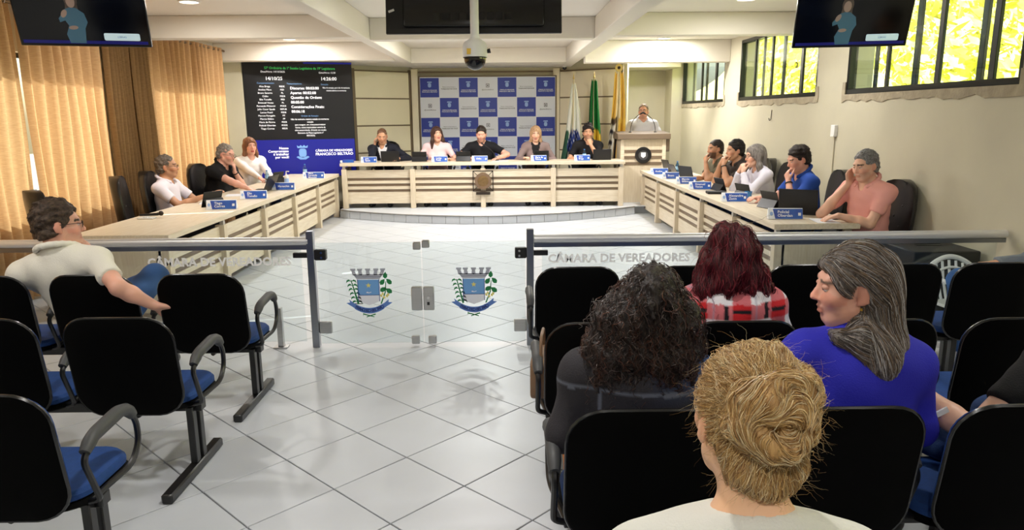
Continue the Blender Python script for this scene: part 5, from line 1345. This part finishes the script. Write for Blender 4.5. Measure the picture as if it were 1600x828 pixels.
# curly-haired woman in a denim jacket
def denim(v,loc,c,J):
    x,y,z = loc.T; k = np.array(lin((58,84,128))); base = np.array(lin((46,44,48)))
    m = np.clip((x+.02)/.2,0,1)[:,None]*np.clip((z-.28)/.1,0,1)[:,None]; c[:] = base*(1-m)+k*m
    seam = (np.abs(z-.325+.25*np.abs(x)*.2)<.006)|((np.abs(np.abs(x)-.14)<.005)&(z<.325)&(y<0)); c[seam] = np.array(lin((96,100,112)))
    return c
def curls(hc,R,s_):
    T = lambda *p: hc+R@(V(*p)*s_)
    P = [elo(T(.0,-.02,.035),V(.094,.112,.104),R,.04), elo(T(.06,-.045,-.06),V(.09,.08,.13),R,.05), elo(T(-.06,-.06,-.07),V(.11,.09,.14),R,.05), elo(T(-.10,-.06,-.15),V(.085,.075,.08),R,.05), elo(T(0,-.08,-.15),V(.12,.06,.09),R,.05), elo(T(.09,-.05,-.12),V(.06,.06,.08),R,.04)]
    a = wob(21,.008,V(75,75,55)); b = wob(8,.008,V(140,140,120))
    return P, [(T(0,.07,0),R@nrm(V(0,.97,-.22)))], lambda X: a(X)+b(X)
l_ = (.475,2.40,0)
t, J = person('woman with long dark curly hair and a dark denim jacket, from behind',l_,0,GA,hz=.54,neckpt=(.01,-.02,.985),head=(.03,.02,1.145),hrot=(-.15,.08,.06),shl=(-.20,.0,.925),shr=(.185,.0,.915),elbl=(-.27,-.02,.70),lw=(-.20,.20,.62),fem=True,bulk=1.18,skin='tan',
       shirt=(34,38,48),shirtfn=denim,sleeve='long',collar=False,jacket=True,hair=curls,hairc=((16,12,11),(44,32,26)),vox=.009,cvox=.0085,neckline=.05,bottoms=(190,112,60))
hc2, HR2 = J['hc'], J['HR']
def fl_curl(p,n):
    q_ = (p-hc2)@HR2; d = V(q_[0]*1.0,q_[1]*.6,-1.0)
    if q_[2]>.10: d += V(q_[0]*12,q_[1]*8,0)
    return HR2@d
strands(t,'hair_strands',J['hair'],fl_curl,1700,.16,.012,[(40,28,24),(26,18,16),(70,54,48),(62,36,24),(100,88,84),(88,50,32)],4,rad=.0012,lift=.010,fly=.10,jitter=.25,wave=lambda j,w: (math.sin(j*1.7+w)*1.1,math.cos(j*1.7+w)*1.1,0))
# woman in a blue blouse with straight greying hair, face in profile
def straight(hc,R,s_):
    T = lambda *p: hc+R@(V(*p)*s_); W3 = lambda *p: hc+V(*p)*s_
    fr = ((T(0,.090,.080), R@nrm(V(0,.83,-.56))),)
    P = [elo(T(0,-.018,.040),V(.090,.112,.104),R,.02,clip=fr), elo(T(0,-.065,-.01),V(.088,.065,.11),R,.04,clip=fr)]
    P.append(elo(T(-.092,-.004,-.004),V(.034,.026,.040),R,.012,op='s'))
    P += [cap(T(.0,-.075,-.02),W3(.095,-.035,-.17),.066,.064,.04), cap(T(.045,-.055,-.03),W3(.045,-.085,-.19),.052,.056,.04), cap(W3(.095,-.035,-.17),W3(.15,-.05,-.29),.060,.036,.03), cap(W3(.045,-.085,-.19),W3(.085,-.09,-.29),.054,.034,.03),
          cap(T(.060,-.045,-.01),W3(.00,-.085,-.13),.030,.040,.03), cap(W3(.00,-.085,-.13),W3(.05,-.10,-.20),.040,.05,.03), cap(W3(-.055,-.075,-.135),W3(.03,-.09,-.15),.022,.045,.03), cap(W3(-.075,-.05,-.125),W3(-.055,-.075,-.135),.010,.022,.02)]
    nz = wob(4,.004,V(70,70,14))
    return P, [], nz
l_ = (1.265,2.44,0)
t, J = person('woman in a royal blue blouse with long greying hair, looking left',l_,0,GA,hz=.54,neckpt=(.0,-.01,1.035),head=(-.045,.0,1.215),hrot=(1.42,.10,-.05),shl=(-.195,.0,.965),shr=(.195,.0,.925),elbr=(.24,-.03,.70),rw=(.16,.2,.62),fem=True,bulk=1.22,skin='pink',
       shirt=(44,44,176),sleeve='long',collar=False,hair=straight,hairc=((58,50,46),(128,120,114)),vox=VN,cvox=.0085,neckline=.05,wrinkle=.005,brow=(120,100,88),bottoms=(54,88,140))
hc3, HR3 = J['hc'], J['HR']
def fl_str(p,n):
    q_ = (p-hc3)@HR3; w = p-hc3
    if q_[2]>-.03 : return HR3@V(q_[0]*6 if q_[2]>.09 else .0, -.75, -.55-.7*(q_[1]<-.07)-(.0 if q_[2]>.06 else .25))
    return V(.30,-.05,-1) if w[0]>.0 or w[2]<-.19 else V(.9,-.2,-.35)
strands(t,'hair_strands',J['hair'],fl_str,3000,.22,.016,[(84,74,66),(120,110,102),(158,152,148),(190,188,186),(104,86,68),(138,112,84),(66,58,54)],5,rad=.0010,lift=.003,fly=.0,jitter=.08)
MB().tube([tuple(J['hc']+HR3@V(-.079,-.004,-.04)+V(0,0,-.008*k)) for k in range(2)],.004,6).build('earring', M('gold',(212,170,80),.3,metal=1.), t)
# blonde woman with a bun, nearest the lens
BC = V(-.022,-.112,.050)
def bun(hc,R,s_):
    T = lambda *p: hc+R@(V(*p)*s_)
    P = [elo(T(0,-.014,.036),V(.0835,.108,.096)*s_,R,.02), elo(T(0,-.058,-.045),V(.062,.047,.055)*s_,R,.03), elo(T(*BC),V(.050,.026,.046)*s_,R,.02)]
    rs = np.random.RandomState(5); prev = None
    for k in range(34):
        a_ = k/33*2.5*PI+.6; rr = (.050-.030*k/33)*(1+.16*math.sin(a_*1.7)); p = T(BC[0]+rr*1.08*math.cos(a_)+.006*math.sin(a_*3),BC[1]-.004-.022*(k/33)**.6+.012*math.sin(a_*2.3),BC[2]+rr*.95*math.sin(a_))
        if prev is not None: P.append(cap(prev,p,.0165*s_,.0155*s_,.010))
        prev = p
    for (x,z,x2,z2) in ((-.05,-.02,-.02,-.055),(.06,-.03,.02,-.05),(-.03,-.04,.03,-.06),(-.03,.03,.03,-.01),(-.045,.01,.01,.035)): P.append(cap(T(BC[0]+x,BC[1]+.01,BC[2]+z),T(BC[0]+x2,BC[1]+.012,BC[2]+z2),.016,.014,.01))
    nz = wob(4,.0035,V(90,90,50)); n2 = wob(14,.003,V(160,160,160))
    return P, [(T(0,.050,.06),R@nrm(V(0,.93,-.36))),(T(0,-.05,-.092),R@nrm(V(0,.4,-.92))),(T(0,.012,-.02),R@nrm(V(0,.75,-.66)))], lambda X: nz(X)+n2(X)
l_ = (.45,1.20,0)
t, J = person('blonde woman with a loose bun and white top, nearest the lens',l_,0,GA,hz=.56,neckpt=(.005,-.01,1.055),head=(.0,.035,1.262),hrot=(.10,.06,.10),shl=(-.20,.0,.985),shr=(.20,.0,.975),fem=True,bulk=1.05,skin=(228,182,146),
       shirt=(222,222,214),sleeve='short',collar=False,hair=bun,hairc=((142,104,62),(214,174,114)),vox=.0072,cvox=.008,neckline=.035)
hc4, HR4, HS = J['hc'], J['HR'], 1.
BL = [(226,190,128),(206,166,104),(178,136,84),(238,212,160),(150,110,68),(246,228,186),(216,176,112)]
def fl_bun(p,n):
    q_ = (p-hc4)@HR4/HS; bc = BC; r_ = q_-bc; rad_ = math.hypot(r_[0],r_[2])
    if q_[1] < -.098 and rad_ < .072:
        tng = V(-r_[2],0,r_[0])/(rad_+1e-6); ph_ = 1.0*math.sin(70*q_[0]+40*q_[2])+.7*math.sin(55*q_[2]-30*q_[0]+1.3); rdl = V(r_[0],0,r_[2])/(rad_+1e-6)
        return HR4@(tng*math.cos(ph_*.8)-rdl*math.sin(ph_*.8)*.9)
    return HR4@(-(r_)+V(0,0,.012 if q_[2]>0 else .0))
reg = None
strands(t,'hair_strands',J['hair'],fl_bun,6500,.07,.0065,BL,6,rad=.00052,lift=.004,fly=.02,jitter=.02)
strands(t,'loose_hair',J['hair'],lambda p,n: HR4@V((.8 if ((p-hc4)@HR4)[0]>0 else -.8),-.2,-.5+.6*math.sin(p[2]*90)),300,.048,.005,BL,7,rad=.00018,lift=.004,fly=1.,jitter=.5,region=lambda v: (np.abs(((v-hc4)@HR4)[:,0])>.055)|(((v-hc4)@HR4)[:,2]<-.06)|(((v-hc4)@HR4)[:,2]>.11))
tpt = J['nk']+V(0,-.075,.02); MB().obox(tpt+V(.02,-.004,-.045),(.04,.004,.05)).build('garment_label', M('garment_label',(176,196,208),.7), t)
# man in jeans by the wall and person in black at the right edge
l_ = (3.76,4.74,0); w_ = L3(PI/2-.45,l_)
person('man in grey shirt and jeans sitting sideways by the wall, cut by the frame',l_,PI/2-.45,GA,hz=.54,lean=-.05,hrot=(0,.05,0),rw=w_(3.52,5.0,.745),lw=w_(3.55,4.9,.74),skin='tan',shirt=(120,128,136),sleeve='long',collar=True,bottoms=(54,92,146),
       knees=[w_(3.30,4.95,.61),w_(3.36,5.12,.60)],ankles=[w_(3.34,5.0,.10),w_(3.42,5.16,.10)],shoes=(210,210,208),vox=.012)
l_ = (2.02,2.44,0)
t, J = person('person in a black top whose elbow rests beside the woman in blue',l_,0,GA,hz=.54,neckpt=(.20,.0,1.03),head=(.25,.05,1.2),shl=(-.06,-.02,.965),shr=(.42,.0,.955),elbl=(-.37,-.10,.70),lw=(-.46,.14,.79),lhand=((-.7,.6,.1),(0,0,-1),.4),skin='fair',
       shirt=(12,12,13),collar=False,bottoms=(40,60,100),knees=[(-.38,.34,.56),(.1,.45,.54)],ankles=[(-.36,.40,.09),(.1,.45,.09)],vox=.011)
MB().obox((-.40,-.10+.06,.655),(.055,.006,.018),Matrix.Rotation(-.5,3,'Y')).build('jeans_label', m_white, t)
# ------------------------------------------------------------------ things on the tables
m_pb = M('plate_blue', (24,100,188), .4, col2=(52,62,160), var=.2, vs=6); m_pw = M('plate_white', (232,236,242), .4)
def plate(label, x, y, z, rz, w, lines, group='name plates on the tables', h=.105):
    t = thing('name_plate', label, 'name plate', (x,y,z), rz, group)
    MB().prism([(-.04,0),(.04,0),(.006,h),(-.006,h)],-w/2,w/2,'x').build('plate', m_pw, t, bev=.002)
    sl = math.atan2(.034,h)
    def sl_pt(u, v): return (u, -.04+.034*v/h-.0016, v)
    m = MB(); a_ = -w/2+w*.20; m.add([sl_pt(a_,.004),sl_pt(w/2-.002,.004),sl_pt(w/2-.002,h-.006),sl_pt(a_+w*.07*-1,h-.006)],[(0,1,2,3)]); m.build('blue_print', m_pb, t, smooth=False)
    k = len(lines)
    for i,s_ in enumerate(lines):
        v = h*.5+(k-1)*.5*.034-i*.034; text(s_,.040,m_pw,t,(a_+.022,-.04+.034*v/h-.003,v),rot=(PI/2-sl,0,0),align='LEFT',bold=.0007)
    m = MB(); m.add([sl_pt(w/2-.045,h*.33),sl_pt(w/2-.018,h*.33),sl_pt(w/2-.018,h*.6),sl_pt(w/2-.045,h*.6)],[(0,1,2,3)]); m.v = [(a,b-.001,c) for a,b,c in m.v]; m.build('party_mark', m_pw, t, smooth=False)
    m = MB(); c = [sl_pt(-w/2+w*.09+.016*math.cos(q*PI/4),h*.5+.02*math.sin(q*PI/4)) for q in range(8)]; m.add(c,[tuple(range(8))]); m.build('small_crest', m_bl, t, smooth=False)
    return t
TZ = .7915
plate('blue and white name plate reading Tiago Correa',-3.22,8.22,TZ,.12,.33,['Tiago','Correa'])
plate('blue name plate reading Elio Tonello on the left table',-3.21,9.27,TZ,.10,.33,['Elio','Tonello'])
plate('blue name plate with one line, third from the railing, left table',-3.16,10.38,TZ,.06,.32,['Maraschin'])
plate('blue name plate with three lines at the far end of the left table',-3.22,12.3,TZ,.02,.36,['Mara','Fernanda','Misturini'])
R_ = [(2.66,12.47,['Anelise'],'farthest blue name plate on the right table'),(2.675,11.58,['Bruno'],'second farthest blue name plate on the right table'),(2.69,10.72,['Marcio','Bilibio'],'blue name plate before the tall open laptop, right table'),(2.68,9.92,['Emanuel','Venzo'],'blue name plate left of the black notebook, right table'),
      (2.70,8.48,['Alexandre','Zanin'],'blue name plate beside the blue cup on the right table')]
for (x,y,l_,lb) in R_: plate(lb,x+.04,y,TZ,-.08,.30,l_)
plate('blue and white name plate reading Policial Oberdan',2.78,7.02,TZ,-.10,.33,['Policial','Oberdan'])
DZ = .9815
for (x,l_,lb) in ((-2.47,['Julio','Spada'],'name plate before the man in the dark jacket'),(-1.17,['Lenise','Postil'],'name plate before the woman in pink'),(-.43,['Cidão'],'name plate before the man at the head table centre'),(.66,['Maria de','Fátima'],'name plate before the blonde woman in the blazer'),(1.46,['Alex','Braga'],'name plate before the curly-haired man')):
    plate(lb,x,13.38,DZ,0,.29,l_)
t = thing('desk_nameplate_stack','small blue box at the left end of the head table','box',(-2.86,13.42,DZ)); MB().box(-.1,-.04,0,.1,.04,.05).build('box', m_pb, t, bev=.003); MB().box(-.14,-.05,0,-.1,.0,.04).build('white_box', m_pw, t, bev=.002)
# laptops and tablets
m_lap = M('laptop_dark', (30,30,33), .35, metal=.3); m_key = M('keyboard', (18,18,20), .6); m_lscr = M('laptop_display', (24,30,44), .2, emit=.15)
def laptop(label, x, y, z, rz, w=.34, open_=1.85, mat=None, d=.23):
    """rz: direction the user looks (local +y = away from the user, lid at +y)"""
    t = thing('laptop', label, 'laptop', (x,y,z), rz, 'laptops on the tables'); mat = mat or m_lap
    MB().box(-w/2,-d/2,0,w/2,d/2,.016).build('base', mat, t, bev=.004); MB().box(-w/2+.02,-d/2+.09,.016,w/2-.02,d/2-.015,.0175).build('keyboard', m_key, t, smooth=False)
    ld = MB().box(-w/2,0,0,w/2,.008,d).build('lid', mat, t, bev=.003); ld.location = (0,d/2,.012); ld.rotation_euler = (-(open_-PI/2),0,0)
    MB().box(-w/2+.012,-.0015,.012,w/2-.012,.0,d-.012).build('display', m_lscr, ld, smooth=False)
    return t
def tablet(label, x, y, z, rz, w=.26, h=.18, tilt=.35):
    t = thing('tablet', label, 'tablet', (x,y,z), rz, 'tablets propped on the tables')
    o = MB().box(-w/2,0,0,w/2,.009,h).build('tablet_body', m_key, t, bev=.003); o.rotation_euler = (-tilt,0,0)
    MB().box(-w/2+.01,-.001,.01,w/2-.01,.0,h-.01).build('display', m_lscr, o, smooth=False)
    k = MB().box(-w/2,-.001,0,w/2,.006,h*.55).build('stand_flap', m_lap, t, bev=.002); k.location = (0,.105,.002); k.rotation_euler = (.55,0,0)
    return t
tablet('dark tablet propped before the councillor in the pale polo',-3.50,8.60,TZ,B+PI+PI*.92,.27,.19) if False else tablet('dark tablet propped before the councillor in the pale polo',-3.47,8.52,TZ,B-.5,.27,.19)
laptop('black laptop before the councillor in the black polo shirt',-3.45,10.25,TZ,B-.1,.36,2.0)
tablet('grey tablet standing before the woman in white, left table',-3.55,11.3,TZ,B-.35,.26,.20,.3)
laptop('small laptop at the far end of the right table',3.05,12.85,TZ,A_+.2,.30,1.9)
laptop('open notebook computer before the man in olive',3.0,11.95,TZ,A_+.1,.30,2.1)
laptop('tall open laptop in the middle of the right table',2.92,10.95,TZ,A_+.35,.36,1.85,d=.25)
tablet('dark tablet leaning before the grey-haired woman',2.98,9.75,TZ,A_+.2)
tablet('dark tablet with camera bump before the man in royal blue',2.96,8.72,TZ,A_+.3,.28,.20)
tablet('dark tablet standing behind the Policial Oberdan plate',2.97,7.85,TZ,A_+.3,.28,.20)
laptop('large black laptop before the man in the pink polo shirt',3.10,7.42,TZ,A_+1.0,.38,1.8,d=.26)
laptop('black laptop before the man in the dark jacket, head table',-2.1,13.62,DZ,PI,.34,1.75,d=.19)
for (x,lb) in ((-1.56,'black tablet on its stand left of the woman in pink'),(-.74,'black tablet on its stand left of the head table centre'),(.72,'black tablet behind the plate of the blonde woman')): tablet(lb,x,13.58,DZ,PI,.27,.19,.3)
laptop('black laptop before the curly-haired man by the flags',1.85,13.62,DZ,PI,.34,1.7,d=.19)
# bottles, sanitizer, cup, glass
m_bot = glass('bottle_plastic',(206,230,242),.2,.05); m_wat = glass('bottle_blue',(120,180,220),.2,.05)
def bottle(label, x, y, z, mat, h=.20):
    t = thing('water_bottle', label, 'bottle', (x,y,z), 0, 'water bottles'); s_ = h/.2
    MB().lathe([(.0,0),(.031,0),(.033,.01),(.033,.05),(.030,.06),(.033,.07),(.033,.13),(.022,.16),(.012,.175),(.012,.185)],16).build('bottle_body', mat, t).scale = (1,1,s_)
    MB().lathe([(.014,.183*s_),(.014,.202*s_),(0,.202*s_)],12).build('cap', M('bottle_cap',(60,120,190),.4), t)
    MB().lathe([(.0335,.072*s_),(.0335,.118*s_)],16).build('bottle_label', M('bottle_label',(150,190,220),.5), t)
bottle('clear water bottle at the far end of the left table',-3.45,12.62,TZ,m_bot,.22)
bottle('clear bottle beside the woman in white, left table',-3.75,11.5,TZ,m_bot,.2)
bottle('blue water bottle at the far end of the right table',3.02,12.5,TZ,m_wat,.22); bottle('blue water bottle on the head table before the curly-haired man',1.52,13.55,DZ,m_wat,.2)
t = thing('hand_sanitizer','white pump bottle of hand sanitizer on the left table','pump bottle',(-3.34,11.15,TZ))
MB().lathe([(0,0),(.034,0),(.034,.13),(.016,.15),(.016,.165)],16).build('bottle_body', m_white, t); MB().tube(fillet([(0,0,.165),(0,0,.205),(.05,-.02,.205)],.01),.008,8).build('pump', m_white, t); MB().lathe([(.0345,.03),(.0345,.10)],16).build('bottle_label', m_bl, t)
t = thing('blue_cup','translucent blue plastic cup on the right table','cup',(2.93,8.55,TZ)); MB().lathe([(0,0),(.035,0),(.045,.11),(.043,.11),(.033,.004),(0,.004)],18).build('cup', M('blue_cup',(70,140,200),.25), t)
t = thing('notebook','thick black notebook lying flat on the right table','book',(2.78,9.35,TZ),-.1); MB().box(-.12,-.09,0,.12,.09,.03).build('cover', m_key, t, bev=.003); MB().box(-.118,-.088,.004,.121,.088,.026).build('pages', m_pw, t, smooth=False)
def sheet(label,x,y,z,rz,w=.21,h=.30): t = tag(MB().box(-w/2,-h/2,0,w/2,h/2,.002).build('paper_sheet', m_pw, None, smooth=False, loc=(x,y,z), rot=(0,0,rz)),label,'paper','papers on the tables')
sheet('sheet of paper before the councillor in the pale polo',-3.62,8.85,TZ,.3); sheet('sheet of paper under the arm of the councillor in black',-3.62,9.7,TZ,.2); sheet('sheet of paper beside the tablet, right table',3.05,8.15,TZ,.2); sheet('sheet of paper at the near corner of the right table',3.1,6.85,TZ,-.1)
sheet('white sheet before the man at the head table centre',-.05,13.5,DZ,1.4); sheet('white sheet under the hands of the woman in white, left table',-3.6,11.75,TZ,.5)
def mic_hand(label,x,y,z,rz):
    t = thing('microphone',label,'microphone',(x,y,z),rz,'microphones on the tables'); MB().tube([(-.12,0,.016),(.05,0,.018),(.06,0,.024)],[.012,.015,.02],12).build('handle', m_black, t); MB().sphere((.085,0,.026),.026,12,10).build('grille', m_iron, t)
mic_hand('black handheld microphone on a white stand, near end of the left table',-3.68,7.52,TZ+.02,.25); t = thing('microphone_stand','small white microphone cradle at the near end of the left table','stand',(-3.72,7.48,TZ)); MB().box(-.08,-.05,0,.08,.05,.012).build('cradle', m_white, t, bev=.003); MB().box(-.03,-.03,.012,.02,.03,.022).build('cradle_rest', m_white, t, bev=.002)
mic_hand('black handheld microphone between the laptops, right table',3.18,8.25,TZ,2.9)
t = thing('desk_microphone','gooseneck microphone before the man at the head table centre','microphone',(-.12,13.62,DZ)); gooseneck(t,(0,0,0),(-.02,.05,.16),(-.24,.12,.29)); MB().lathe([(.04,0),(.04,.015),(.02,.02)],14).build('base', m_black, t)
tag(thing('mobile_phone','black phone at the hand of the man in pink','phone',(3.28,6.98,TZ),.4),None); MB().box(-.075,-.037,0,.075,.037,.009).build('phone_body', m_key, bpy.data.objects['mobile_phone'], bev=.003)
# brown handbag on the chair by the aisle
t = thing('handbag','brown leather handbag on the chair seat beside the aisle','handbag',(.185,3.40,.468),1.45)
m_bag = M('brown_leather',(122,92,66),.5,var=.2,vs=12,bump=.1,bs=60)
MB().prism(rrect(.30,.20,.04,4,0,.10),-.05,.05,'y').build('bag_body', m_bag, t, bev=.012, seg=2); MB().prism(rrect(.28,.10,.03,4,0,.15),-.06,-.048,'y').build('flap', M('brown_leather_dark',(98,70,48),.45,var=.2,vs=12), t, bev=.004)
MB().box(-.02,-.068,.09,.02,-.058,.12).build('clasp', M('gold',(212,170,80),.3,metal=1.), t, bev=.003); MB().tube(fillet([(-.12,0,.19),(-.10,0,.30),(.10,0,.30),(.12,0,.19)],.08),.008,8).build('bag_handle', m_bag, t)
# small debris on the floor beyond the gate
for (x,y,lb) in ((-1.45,6.9,'small dark scrap on the floor behind the left gate leaf'),(1.0,6.55,'small dark scrap on the floor behind the right railing')): tag(MB().box(-.05,-.008,0,.05,.008,.004).build('floor_scrap', m_iron, None, smooth=False, loc=(x,y,.0008)),lb,'scrap')
